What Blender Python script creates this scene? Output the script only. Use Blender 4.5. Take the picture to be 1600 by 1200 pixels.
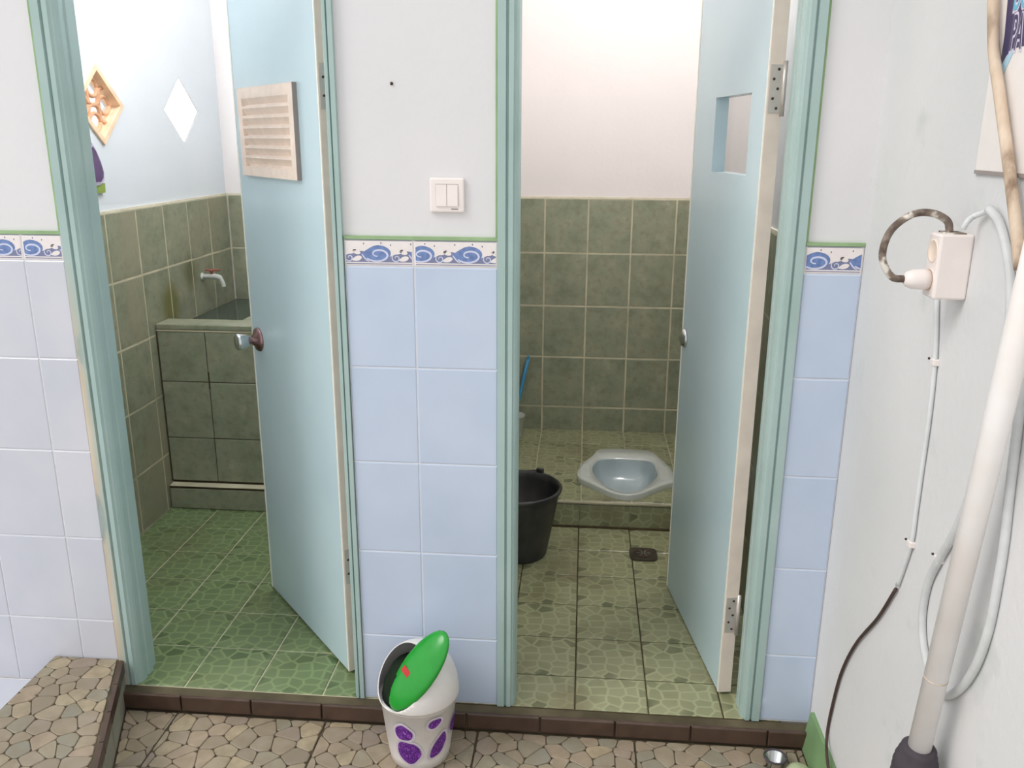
import bpy, bmesh, math, random
from mathutils import Vector, Matrix
random.seed(7)
for o in list(bpy.data.objects): bpy.data.objects.remove(o)
scene = bpy.context.scene
C = scene.collection
PI = math.pi

# ------------------------------------------------------------------ camera, world, sun, exposure
YAW, PITCH, ROLL, FPX = 0.0817341, 0.2780883, 0.0057068, 1343.667
cam_d = bpy.data.cameras.new('camera'); cam = bpy.data.objects.new('camera', cam_d); C.objects.link(cam)
_cy, _sy, _cp, _sp = math.cos(YAW), math.sin(YAW), math.cos(PITCH), math.sin(PITCH)
_f = Vector((-_sy*_cp, _cy*_cp, -_sp)); _r = Vector((_cy, _sy, 0)); _u = _r.cross(_f)
_cr, _sr = math.cos(ROLL), math.sin(ROLL)
_r, _u = _r*_cr+_u*_sr, _u*_cr-_r*_sr
cam.matrix_world = Matrix(((_r.x, _u.x, -_f.x, 0.40064), (_r.y, _u.y, -_f.y, -2.01838), (_r.z, _u.z, -_f.z, 1.54506), (0, 0, 0, 1)))
cam_d.sensor_width = 36; cam_d.sensor_fit = 'HORIZONTAL'; cam_d.lens = FPX/1600*36; cam_d.clip_start = 0.02
scene.camera = cam
world = bpy.data.worlds.new('overcast_sky'); scene.world = world; world.use_nodes = True
bg = world.node_tree.nodes['Background']; bg.inputs[0].default_value = (0.985, 0.992, 1.0, 1); bg.inputs[1].default_value = 1.06
sun_d = bpy.data.lights.new('hazy_sun', 'SUN'); sun_d.energy = 1.35; sun_d.angle = math.radians(24); sun_d.color = (1.0, 0.97, 0.93)
sun = bpy.data.objects.new('hazy_sun', sun_d); C.objects.link(sun); sun.location = (-2, -2, 5)
sun.rotation_euler = Vector((0.62, 0.34, -0.70)).to_track_quat('-Z', 'Y').to_euler()
scene.view_settings.view_transform = 'Standard'; scene.view_settings.look = 'None'
scene.view_settings.gamma = 1; scene.view_settings.use_curve_mapping = False
scene.view_settings.exposure = 0.0

ADDED_LAMP_L, ADDED_LAMP_R = 24.0, 29.0
# ------------------------------------------------------------------ materials
MATS = {}
def srgb(r, g, b):
    f = lambda c: (c/255/12.92) if c/255 <= 0.04045 else ((c/255+0.055)/1.055)**2.4
    return (f(r), f(g), f(b), 1)
class NT:
    def __init__(s, name, rough=0.5, spec=0.5):
        m = bpy.data.materials.new(name); m.use_nodes = True; s.m = m; s.t = m.node_tree; s.n = s.t.nodes
        s.b = s.n['Principled BSDF']; s.b.inputs['Roughness'].default_value = rough
        s.b.inputs['Specular IOR Level'].default_value = spec; MATS[name] = m
    def node(s, ty, **kw):
        n = s.n.new(ty)
        for k, v in kw.items():
            if k in n.inputs and not hasattr(n, k): n.inputs[k].default_value = v
            else: setattr(n, k, v)
        return n
    def link(s, a, b): s.t.links.new(a, b)
    def noise(s, scale, detail=4, coord='Object', rough=0.5, stretch=None, rnd=False):
        tc = s.n.new('ShaderNodeTexCoord'); vec = tc.outputs[coord]
        if coord == 'Position':
            pass
        if rnd:
            oi = s.n.new('ShaderNodeObjectInfo'); sc = s.n.new('ShaderNodeVectorMath'); sc.operation = 'SCALE'
            cmb = s.n.new('ShaderNodeCombineXYZ')
            for i in range(3): s.link(oi.outputs['Random'], cmb.inputs[i])
            s.link(cmb.outputs[0], sc.inputs[0]); sc.inputs['Scale'].default_value = 37.0
            ad = s.n.new('ShaderNodeVectorMath'); ad.operation = 'ADD'; s.link(vec, ad.inputs[0]); s.link(sc.outputs[0], ad.inputs[1]); vec = ad.outputs[0]
        if stretch:
            mp = s.n.new('ShaderNodeMapping'); mp.inputs['Scale'].default_value = stretch; s.link(vec, mp.inputs[0]); vec = mp.outputs[0]
        n = s.n.new('ShaderNodeTexNoise'); n.inputs['Scale'].default_value = scale; n.inputs['Detail'].default_value = detail
        n.inputs['Roughness'].default_value = rough; s.link(vec, n.inputs['Vector']); return n.outputs['Fac']
    def ramp(s, fac, stops, interp='LINEAR'):
        r = s.n.new('ShaderNodeValToRGB'); e = r.color_ramp.elements; r.color_ramp.interpolation = interp
        while len(e) < len(stops): e.new(0.5)
        for el, (p, c) in zip(e, stops): el.position = p; el.color = c
        s.link(fac, r.inputs[0]); return r.outputs[0]
    def mix(s, fac, a, b, mode='MIX'):
        m = s.n.new('ShaderNodeMix'); m.data_type = 'RGBA'; m.blend_type = mode
        for sock, v in ((m.inputs[0], fac), (m.inputs[6], a), (m.inputs[7], b)):
            if isinstance(v, (int, float)): sock.default_value = v
            elif isinstance(v, tuple): sock.default_value = v
            else: s.link(v, sock)
        return m.outputs[2]
    def color(s, c):
        if isinstance(c, tuple): s.b.inputs['Base Color'].default_value = c
        else: s.link(c, s.b.inputs['Base Color'])
    def bump(s, h, strength=0.2, dist=0.002):
        b = s.n.new('ShaderNodeBump'); b.inputs['Strength'].default_value = strength; b.inputs['Distance'].default_value = dist
        s.link(h, b.inputs['Height']); s.link(b.outputs[0], s.b.inputs['Normal'])
def plain(name, col, rough=0.5, spec=0.5, metal=0.0, var=0.06, scale=30):
    t = NT(name, rough, spec); t.b.inputs['Metallic'].default_value = metal
    n = t.noise(scale, 3); d = tuple(c*(1-var) for c in col[:3])+(1,); l = tuple(min(1, c*(1+var)) for c in col[:3])+(1,)
    t.color(t.ramp(n, [(0.3, d), (0.7, l)])); return t.m
def plaster(name, a, b, stain=None, bumpy=0.25):
    t = NT(name, 0.75, 0.25); n = t.noise(1.6, 5); col = t.ramp(n, [(0.3, a), (0.7, b)])
    if stain:
        n2 = t.noise(7, 6); f = t.ramp(n2, [(0.64, (0, 0, 0, 1)), (0.78, (1, 1, 1, 1))]); col = t.mix(f, col, stain)
    t.color(col); t.bump(t.noise(60, 4), bumpy, 0.003); return t.m
plaster('plaster_white', srgb(219, 218, 220), srgb(228, 226, 227))
plaster('plaster_pale_blue', srgb(218, 226, 232), srgb(228, 234, 238))
plaster('plaster_warm', srgb(233, 228, 226), srgb(240, 235, 233))
plaster('plaster_right', srgb(208, 209, 209), srgb(222, 221, 221), srgb(200, 203, 202), 0.4)
plain('bounce_pale', srgb(214, 210, 204), 0.8, 0.2, var=0.06, scale=3)
plain('grout_blue', srgb(218, 219, 224), 0.8, 0.2)
plain('grout_green', srgb(196, 190, 164), 0.8, 0.2, var=0.18, scale=9)
plain('grout_dark', srgb(78, 68, 50), 0.85, 0.2, var=0.25)
def tile_blue():
    t = NT('tile_blue', 0.16, 0.5); n = t.noise(5, 3, rnd=True)
    col = t.ramp(n, [(0.3, srgb(187, 201, 222)), (0.7, srgb(196, 208, 227))])
    t.color(col); t.bump(t.noise(9, 2, rnd=True), 0.06, 0.004)
tile_blue()
def tile_left():
    t = NT('tile_left_light', 0.2, 0.5); n = t.noise(5, 3, rnd=True)
    t.color(t.ramp(n, [(0.3, srgb(198, 201, 211)), (0.7, srgb(208, 209, 217))])); t.bump(t.noise(9, 2, rnd=True), 0.06, 0.004)  # left wall's weaker blue is the light there, put into the colour
tile_left()
def tile_green(name, smear):
    t = NT(name, 0.38, 0.35)
    n = t.noise(11, 6, rnd=True, rough=0.62); n2 = t.noise(38, 4, rnd=True)
    col = t.ramp(n, [(0.28, srgb(124, 130, 108)), (0.47, srgb(144, 150, 128)), (0.62, srgb(155, 155, 132)), (0.78, srgb(168, 175, 155))])
    col = t.mix(t.ramp(n2, [(0.5, (0, 0, 0, 1)), (0.75, (0.5, 0.5, 0.5, 1))]), col, srgb(124, 118, 94))
    if smear:
        g = t.n.new('ShaderNodeNewGeometry'); ns = t.n.new('ShaderNodeTexNoise'); ns.inputs['Scale'].default_value = 3.2; ns.inputs['Detail'].default_value = 5
        mp = t.n.new('ShaderNodeMapping'); mp.inputs['Scale'].default_value = (1, 1.0, 0.55); t.link(g.outputs['Position'], mp.inputs[0]); t.link(mp.outputs[0], ns.inputs['Vector'])
        f = t.ramp(ns.outputs['Fac'], [(0.5, (0, 0, 0, 1)), (0.66, (smear, smear, smear, 1))])
        col = t.mix(f, col, srgb(158, 153, 130))
        # mossy patch below the tap
        def blob(c, r):
            d = t.n.new('ShaderNodeVectorMath'); d.operation = 'DISTANCE'; t.link(g.outputs['Position'], d.inputs[0]); d.inputs[1].default_value = c
            ad = t.n.new('ShaderNodeMath'); ad.operation = 'MULTIPLY_ADD'; t.link(ns.outputs['Fac'], ad.inputs[0]); ad.inputs[1].default_value = 0.25; t.link(d.outputs['Value'], ad.inputs[2])
            return t.ramp(ad.outputs[0], [(r, (0.75, 0.75, 0.75, 1)), (r+0.07, (0, 0, 0, 1))])
        col = t.mix(blob((-1.29, 1.36, 0.88), 0.16), col, srgb(112, 108, 48))
        col = t.mix(blob((-1.29, 1.56, 0.98), 0.16), col, srgb(88, 92, 50))
    t.color(col); t.bump(n, 0.12, 0.003)
tile_green('tile_green', 0); tile_green('tile_green_smeared', 0.75)
def tile_pebble(name, light, mid, dark, edge, dirty):
    t = NT(name, 0.28, 0.5)
    tc = t.n.new('ShaderNodeTexCoord'); mp = t.n.new('ShaderNodeMapping'); mp.inputs['Scale'].default_value = (1, 1.15, 0.02)
    t.link(tc.outputs['Object'], mp.inputs[0])
    v = t.n.new('ShaderNodeTexVoronoi'); v.feature = 'DISTANCE_TO_EDGE'; v.inputs['Scale'].default_value = 23; v.inputs['Randomness'].default_value = 0.75; t.link(mp.outputs[0], v.inputs['Vector'])
    c = t.n.new('ShaderNodeTexVoronoi'); c.voronoi_dimensions = '2D'; v.voronoi_dimensions = '2D'; c.inputs['Scale'].default_value = 23; c.inputs['Randomness'].default_value = 0.75; t.link(mp.outputs[0], c.inputs['Vector'])
    sp = t.n.new('ShaderNodeSeparateColor'); t.link(c.outputs['Color'], sp.inputs[0])
    cell = t.ramp(sp.outputs[0], [(0.15, dark), (0.5, mid), (0.85, light)])
    big = t.noise(9, 4, rnd=True); cell = t.mix(t.ramp(big, [(0.4, (0, 0, 0, 1)), (0.6, (0.75, 0.75, 0.75, 1))]), cell, light)
    col = t.mix(t.ramp(v.outputs['Distance'], [(0.03, (1, 1, 1, 1)), (0.13, (0, 0, 0, 1))]), cell, edge)
    g = t.n.new('ShaderNodeNewGeometry'); ns = t.n.new('ShaderNodeTexNoise'); ns.inputs['Scale'].default_value = 4; ns.inputs['Detail'].default_value = 5; t.link(g.outputs['Position'], ns.inputs['Vector'])
    col = t.mix(t.ramp(ns.outputs['Fac'], [(0.52, (0, 0, 0, 1)), (0.7, (dirty, dirty, dirty, 1))]), col, srgb(104, 94, 66))
    t.color(col)
tile_pebble('tile_pebble_green', srgb(112, 130, 90), srgb(103, 121, 82), srgb(78, 98, 61), srgb(132, 150, 105), 0.3)
tile_pebble('tile_pebble_olive', srgb(148, 150, 117), srgb(134, 138, 104), srgb(100, 106, 76), srgb(164, 166, 130), 0.6)
def stone_mat(name, tint):
    t = NT(name, 0.45, 0.4); oi = t.n.new('ShaderNodeObjectInfo')
    base = t.ramp(oi.outputs['Random'], [(0.0, srgb(140, 128, 112)), (0.2, srgb(160, 146, 124)), (0.4, srgb(138, 136, 122)), (0.6, srgb(176, 160, 132)), (0.75, srgb(150, 138, 122)), (0.9, srgb(168, 150, 128)), (1.0, srgb(140, 128, 122))])
    n = t.noise(30, 4, rnd=True); col = t.mix(t.ramp(n, [(0.35, (0.6, 0.6, 0.6, 1)), (0.7, (0, 0, 0, 1))]), base, srgb(136, 122, 100))
    t.color(col)
stone_mat('stone_beige', None)
plain('mortar_dark', srgb(92, 82, 68), 0.9, 0.15, var=0.2)
def frame_mat():
    t = NT('frame_teal', 0.35, 0.45); n = t.noise(6, 4); col = t.ramp(n, [(0.3, srgb(160, 184, 179)), (0.7, srgb(172, 193, 190))])
    g = t.n.new('ShaderNodeNewGeometry'); sp = t.n.new('ShaderNodeSeparateXYZ'); t.link(g.outputs['Position'], sp.inputs[0])
    # bare, stained wood along the outer lower edge of the left frame
    def rng_(sock, a, b, inv=False):
        m = t.n.new('ShaderNodeMapRange'); m.inputs[1].default_value = a; m.inputs[2].default_value = b; m.inputs[3].default_value = 1 if inv else 0; m.inputs[4].default_value = 0 if inv else 1; t.link(sock, m.inputs[0]); return m.outputs[0]
    nz = t.n.new('ShaderNodeTexNoise'); nz.inputs['Scale'].default_value = 9; nz.inputs['Detail'].default_value = 4
    mp = t.n.new('ShaderNodeMapping'); mp.inputs['Scale'].default_value = (2.2, 1, 0.5); t.link(g.outputs['Position'], mp.inputs[0]); t.link(mp.outputs[0], nz.inputs['Vector'])
    def mul(a, b):
        m = t.n.new('ShaderNodeMath'); m.operation = 'MULTIPLY'; t.link(a, m.inputs[0]); t.link(b, m.inputs[1]); return m.outputs[0]
    wear = mul(mul(rng_(sp.outputs[0], -0.866, -0.842, True), rng_(sp.outputs[2], 0.95, 1.30, True)), rng_(nz.outputs['Fac'], 0.25, 0.5))
    woodc = t.ramp(nz.outputs['Fac'], [(0.36, srgb(120, 100, 74)), (0.44, srgb(204, 184, 158)), (0.7, srgb(214, 200, 178))])
    col = t.mix(wear, col, woodc)
    t.color(col); t.bump(t.noise(40, 3), 0.08, 0.002)
frame_mat()
def worn_mat():
    t = NT('worn_paint_wood', 0.7, 0.2); n = t.noise(14, 5, stretch=(1, 1, 0.25)); 
    t.color(t.ramp(n, [(0.3, srgb(112, 96, 74)), (0.42, srgb(196, 176, 150)), (0.6, srgb(206, 196, 176)), (0.75, srgb(190, 200, 186))])); t.bump(n, 0.3, 0.002)
worn_mat()
def door_mat():
    t = NT('door_pvc', 0.24, 0.5); n = t.noise(2.5, 3); t.color(t.ramp(n, [(0.3, srgb(186, 209, 217)), (0.7, srgb(195, 216, 222))])); t.bump(t.noise(3, 2), 0.1, 0.01)
door_mat()
plain('door_edge_beige', srgb(222, 208, 196), 0.5, 0.4, var=0.08, scale=12)
plain('door_edge_white', srgb(236, 234, 222), 0.4)
plain('paint_green', srgb(150, 178, 134), 0.6, 0.3, var=0.15, scale=14)
plain('paint_cream', srgb(222, 216, 196), 0.7, 0.3, var=0.08)
plain('baseboard_green', srgb(122, 154, 108), 0.55, 0.4, var=0.1, scale=10)
plain('trim_brown', srgb(78, 60, 50), 0.35, 0.5, var=0.2, scale=20)
plain('dirty_cement', srgb(92, 84, 66), 0.9, 0.2, var=0.35, scale=10)
plain('dirty_tile', srgb(150, 148, 134), 0.5, 0.4, var=0.12, scale=12)
plain('vent_cream', srgb(240, 220, 204), 0.4)
plain('plastic_white', srgb(240, 230, 226), 0.3, 0.5, var=0.02)
plain('line_grey', srgb(150, 140, 136), 0.6)
plain('chrome', srgb(205, 208, 210), 0.18, 0.5, 1.0, 0.04)
plain('knob_bronze', srgb(150, 118, 116), 0.22, 0.5, 1.0, 0.06)
plain('hinge_steel', srgb(205, 196, 190), 0.35, 0.5, 0.6, 0.06)
plain('screw_dark', srgb(70, 54, 48), 0.6, 0.3)
plain('ceramic_blue', srgb(206, 212, 206), 0.15, 0.6, var=0.03)
plain('ceramic_bowl', srgb(176, 192, 196), 0.15, 0.6, var=0.03)
plain('water_dirty', srgb(108, 126, 128), 0.08, 0.6)
def bucket_mat():
    t = NT('bucket_black', 0.42, 0.4); n = t.noise(12, 5, stretch=(1, 1, 0.5)); t.color(t.ramp(n, [(0.4, srgb(44, 44, 46)), (0.75, srgb(78, 76, 74))]))
bucket_mat()
plain('metal_dark', srgb(74, 68, 58), 0.4, 0.5, 0.5, 0.2)
plain('plastic_blue', srgb(58, 140, 186), 0.3)
plain('plastic_lime', srgb(166, 196, 64), 0.35)
plain('plastic_green', srgb(34, 150, 50), 0.25, 0.5, var=0.05)
plain('plastic_grey_white', srgb(196, 200, 192), 0.35)
plain('bin_white', srgb(228, 224, 222), 0.3, 0.5, var=0.03)
plain('bin_lavender', srgb(206, 196, 208), 0.4)
def glitter():
    t = NT('glitter_purple', 0.35, 0.5); n = t.noise(260, 2); t.color(t.ramp(n, [(0.42, srgb(70, 20, 110)), (0.6, srgb(120, 40, 160)), (0.7, srgb(190, 120, 220))]))
glitter()
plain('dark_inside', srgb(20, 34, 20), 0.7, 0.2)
plain('sticker_red', srgb(190, 40, 40), 0.5)
def cable_dirty():
    t = NT('cable_dirty', 0.6, 0.3); n = t.noise(35, 4); t.color(t.ramp(n, [(0.4, srgb(92, 78, 70)), (0.55, srgb(140, 126, 114)), (0.62, srgb(224, 218, 208))], 'LINEAR'))
cable_dirty()
plain('cable_painted', srgb(216, 219, 219), 0.55, 0.3, var=0.05)
plain('cable_grey', srgb(204, 206, 206), 0.5, 0.4, var=0.07)
plain('cable_brown', srgb(74, 58, 52), 0.6, 0.3, var=0.2)
def conduit():
    t = NT('conduit_beige', 0.6, 0.3); n = t.noise(14, 5, stretch=(2, 2, 0.6)); t.color(t.ramp(n, [(0.32, srgb(128, 104, 84)), (0.5, srgb(206, 184, 162)), (0.7, srgb(222, 204, 184))]))
conduit()
def pvc():
    t = NT('pvc_white', 0.35, 0.5); n = t.noise(9, 4); t.color(t.ramp(n, [(0.3, srgb(238, 231, 226)), (0.6, srgb(246, 242, 240))]))
pvc()
plain('rubber_dark', srgb(74, 68, 74), 0.7, 0.3, var=0.15)
plain('banner_white', srgb(232, 226, 222), 0.5, 0.4, var=0.02)
plain('print_navy', srgb(62, 54, 92), 0.5); plain('print_cyan', srgb(96, 178, 206), 0.5); plain('print_pale', srgb(214, 206, 226), 0.5)
plain('print_ice', srgb(172, 206, 224), 0.5)
plain('border_white', srgb(236, 228, 226), 0.2, var=0.03, scale=60)
plain('border_blue', srgb(108, 132, 182), 0.2, var=0.22, scale=90); plain('border_navy', srgb(122, 126, 158), 0.2, var=0.08); plain('border_line', srgb(206, 210, 232), 0.2)
plain('terracotta_light', srgb(244, 214, 182), 0.7, 0.2, var=0.12, scale=14)
plain('terracotta_rib', srgb(226, 176, 140), 0.7, 0.2, var=0.15, scale=14)
plain('sachet_purple', srgb(86, 58, 108), 0.3, 0.5, var=0.25); plain('sachet_foil', srgb(196, 190, 214), 0.3, 0.5, 0.4); plain('card_green', srgb(140, 164, 74), 0.6)
def water():
    t = NT('tank_water', 0.06, 0.6); t.color(srgb(62, 74, 66)); t.bump(t.noise(8, 2), 0.05, 0.01)
water()
def frosted():
    t = NT('frosted_glass_glow', 0.6, 0.5); t.color((0.95, 0.97, 1, 1)); t.b.inputs['Transmission Weight'].default_value = 1.0
    t.b.inputs['Emission Color'].default_value = (0.97, 0.99, 1, 1); t.b.inputs['Emission Strength'].default_value = 4.0  # own emission stands in for daylight behind the pane
frosted()

# ------------------------------------------------------------------ mesh helpers
def mk(name, bm, mats, parent=None, smooth=False):
    me = bpy.data.meshes.new(name); bmesh.ops.recalc_face_normals(bm, faces=bm.faces); bm.to_mesh(me); bm.free()
    for m in ([mats] if isinstance(mats, str) else mats): me.materials.append(MATS[m])
    if smooth:
        for p in me.polygons: p.use_smooth = True
    return inst(name, me, parent)
def inst(name, me, parent=None, mat=None):
    o = bpy.data.objects.new(name, me); C.objects.link(o)
    if parent is not None: o.parent = parent
    if mat is not None: o.matrix_basis = mat
    return o
def tag(o, label, cat, group=None, kind=None):
    o['label'] = label; o['category'] = cat
    if group: o['group'] = group
    if kind: o['kind'] = kind
    return o
def empty(name, loc=(0, 0, 0), rz=0):
    o = bpy.data.objects.new(name, None); C.objects.link(o); o.location = loc; o.rotation_euler = (0, 0, rz); o.empty_display_size = 0.05
    return o
def box(bm, a, b, mi=0, bev=0):
    vs = [bm.verts.new((x, y, z)) for z in (a[2], b[2]) for y in (a[1], b[1]) for x in (a[0], b[0])]
    fs = [bm.faces.new([vs[i] for i in q]) for q in ((0, 2, 3, 1), (4, 5, 7, 6), (0, 1, 5, 4), (2, 6, 7, 3), (0, 4, 6, 2), (1, 3, 7, 5))]
    for f in fs: f.material_index = mi
    if bev:
        es = list({e for f in fs for e in f.edges}); r = bmesh.ops.bevel(bm, geom=es, offset=bev, segments=2, affect='EDGES', profile=0.5)
        for f in r['faces']: f.material_index = mi
    return vs
def prism(bm, poly, d, mi=0):
    """poly: list of 3D points, extruded by vector d"""
    a = [bm.verts.new(p) for p in poly]; b = [bm.verts.new(Vector(p)+Vector(d)) for p in poly]; n = len(a)
    fs = [bm.faces.new(a), bm.faces.new(b[::-1])]+[bm.faces.new((a[i], a[(i+1) % n], b[(i+1) % n], b[i])) for i in range(n)]
    for f in fs: f.material_index = mi
def lathe(bm, prof, seg=32, M=None, mi=0, cap0=True, cap1=True):
    rings = []
    for r, z in prof:
        rings.append([bm.verts.new((r*math.cos(2*PI*i/seg), r*math.sin(2*PI*i/seg), z)) for i in range(seg)])
    fs = []
    for a, b in zip(rings, rings[1:]):
        for i in range(seg): fs.append(bm.faces.new((a[i], a[(i+1) % seg], b[(i+1) % seg], b[i])))
    if cap0: fs.append(bm.faces.new(rings[0][::-1]))
    if cap1: fs.append(bm.faces.new(rings[-1]))
    for f in fs: f.material_index = mi; f.smooth = True
    if M is not None: bmesh.ops.transform(bm, matrix=M, verts=[v for r in rings for v in r])
    return fs
def spline(pts, n=8):
    P = [Vector(p) for p in pts]; P = [2*P[0]-P[1]]+P+[2*P[-1]-P[-2]]; out = []
    for i in range(1, len(P)-2):
        for k in range(n):
            t = k/n; a, b, c, d = P[i-1:i+3]
            out.append(0.5*((2*b)+(c-a)*t+(2*a-5*b+4*c-d)*t*t+(3*b-a-3*c+d)*t**3))
    out.append(P[-2]); return out
def tube(bm, path, r, seg=10, mi=0, smooth=True):
    path = [Vector(p) for p in path]; rad = r if isinstance(r, (list, tuple)) else [r]*len(path); rings = []
    t0 = (path[1]-path[0]).normalized(); n = t0.orthogonal().normalized()
    for i, p in enumerate(path):
        t = (path[min(i+1, len(path)-1)]-path[max(i-1, 0)]).normalized(); n = (n-t*n.dot(t)).normalized(); b = t.cross(n)
        rings.append([bm.verts.new(p+(n*math.cos(2*PI*k/seg)+b*math.sin(2*PI*k/seg))*rad[i]) for k in range(seg)])
    fs = []
    for a, b in zip(rings, rings[1:]):
        for k in range(seg): fs.append(bm.faces.new((a[k], a[(k+1) % seg], b[(k+1) % seg], b[k])))
    fs.append(bm.faces.new(rings[0][::-1])); fs.append(bm.faces.new(rings[-1]))
    for f in fs: f.material_index = mi; f.smooth = smooth
def NB(): return bmesh.new()
TILE = {}
def tile_mesh(w, h, t, mat, ch=0.0022):
    k = (round(w, 4), round(h, 4), t, mat)
    if k not in TILE:
        bm = NB(); lo = [(0, 0), (w, 0), (w, h), (0, h)]; hi = [(ch, ch), (w-ch, ch), (w-ch, h-ch), (ch, h-ch)]
        A = [bm.verts.new((x, y, 0)) for x, y in lo]; B = [bm.verts.new((x, y, t-ch*0.7)) for x, y in lo]; D = [bm.verts.new((x, y, t)) for x, y in hi]
        for P, Q in ((A, B), (B, D)):
            for i in range(4): bm.faces.new((P[i], P[(i+1) % 4], Q[(i+1) % 4], Q[i]))
        bm.faces.new(D); bm.faces.new(A[::-1])
        me = bpy.data.meshes.new('tile'); bm.to_mesh(me); bm.free(); me.materials.append(MATS[mat]); TILE[k] = me
    return TILE[k]
def tile(name, parent, mat, o, u, v, w, h, t, gap=0.0035):
    """tile with lower-left corner o, axes u,v, normal u x v, proud by t"""
    u = Vector(u); v = Vector(v); n = u.cross(v); o = Vector(o)+u*gap/2+v*gap/2
    M = Matrix(((u.x, v.x, n.x, o.x), (u.y, v.y, n.y, o.y), (u.z, v.z, n.z, o.z), (0, 0, 0, 1)))
    return inst(name, tile_mesh(w-gap, h-gap, t, mat), parent, M)
def struct(name, bm, mat, label, cat):
    return tag(mk(name, bm, mat), label, cat, kind='structure')
T = 0.008                     # tile thickness standing proud of the plaster

# ================================================================== SETTING
HW = 2.75
# floor of the corridor
bm = NB(); box(bm, (-2.6, -1.31, -0.12), (1.037, 0.0, -0.006)); 
floor = struct('floor', bm, 'mortar_dark', 'corridor floor of beige and grey stones set in dark joints', 'floor')
bm = NB(); box(bm, (-4.6, -5.0, -0.12), (1.037, -1.31, -0.002)); box(bm, (-4.6, -1.31, -0.12), (-2.6, 0.0, -0.002))  # pale ground added out of view, bounces light onto the low walls
struct('floor_bounce', bm, 'bounce_pale', 'unseen pale ground added beyond the stone paving to bounce light', 'floor')
# front wall with the two openings
bm = NB()
for x0, x1 in ((-2.6, -0.868), (-0.17, 0.2), (0.903, 1.037)):
    box(bm, (x0, T, 0.0), (x1, 0.105, HW))
for x0, x1 in ((-0.868, -0.17), (0.2, 0.903)):
    box(bm, (x0, T, 2.10), (x1, 0.105, HW))
wall_front = struct('wall_front', bm, 'plaster_white', 'white plastered front wall with blue tiled lower half and two doorways', 'wall')
def cols_rows(cols, rows, fn):
    for x0, x1 in zip(cols, cols[1:]):
        for z0, z1 in zip(rows, rows[1:]): fn(x0, x1, z0, z1)
rowsF = [0.052, 0.25, 0.5, 0.75, 1.0, 1.25]
gb = NB()
for x0, x1, z0 in ((-2.0, -0.871, 0.0), (-0.168, 0.2, 0.05), (0.905, 1.036, 0.05)): box(gb, (x0, 0.0016, z0), (x1, T+0.001, 1.3125))
gr = mk('grout', gb, 'grout_blue', wall_front)
def ftile(mat): return lambda x0, x1, z0, z1: tile('wall_tile', wall_front, mat, (x0, T, z0), (1, 0, 0), (0, 0, 1), x1-x0, z1-z0, T, 0.0025)
cols_rows([-1.975, -1.775, -1.575, -1.375, -1.175, -0.975, -0.871], [0.0]+rowsF[1:], ftile('tile_left_light'))
cols_rows([-0.168, 0.0, 0.2], rowsF, ftile('tile_blue'))
cols_rows([0.905, 1.036], rowsF, ftile('tile_blue'))

# patterned border tiles
def clipx(poly, x0, x1):
    for sgn, lim in ((1, x0), (-1, x1)):
        out = []
        for i in range(len(poly)):
            a, b = poly[i], poly[(i+1) % len(poly)]; da, db = sgn*(a[0]-lim), sgn*(b[0]-lim)
            if da >= 0: out.append(a)
            if da*db < 0: t = da/(da-db); out.append((lim, a[1]+(b[1]-a[1])*t))
        poly = out
        if len(poly) < 3: return []
    return poly
def ribbon(pts, w):
    quads = []
    L = []
    for i, p in enumerate(pts):
        a, b = pts[max(i-1, 0)], pts[min(i+1, len(pts)-1)]; d = (b[0]-a[0], b[1]-a[1]); n = math.hypot(*d) or 1; ww = w*(0.55+0.45*math.sin(PI*min(1, 0.15+i/len(pts))))
        L.append(((p[0]-d[1]/n*ww, p[1]+d[0]/n*ww), (p[0]+d[1]/n*ww, p[1]-d[0]/n*ww)))
    for a, b in zip(L, L[1:]): quads.append([a[0], b[0], b[1], a[1]])
    return quads
def ell(cx, cy, rx, ry, rot=0, n=18, sharp=0):
    out = []
    for i in range(n):
        a = 2*PI*i/n; x, y = rx*math.cos(a), ry*math.sin(a)
        if sharp and x < 0: y *= (1+x/rx*sharp)
        out.append((cx+x*math.cos(rot)-y*math.sin(rot), cy+x*math.sin(rot)+y*math.cos(rot)))
    return out
PER = 0.1135
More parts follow.
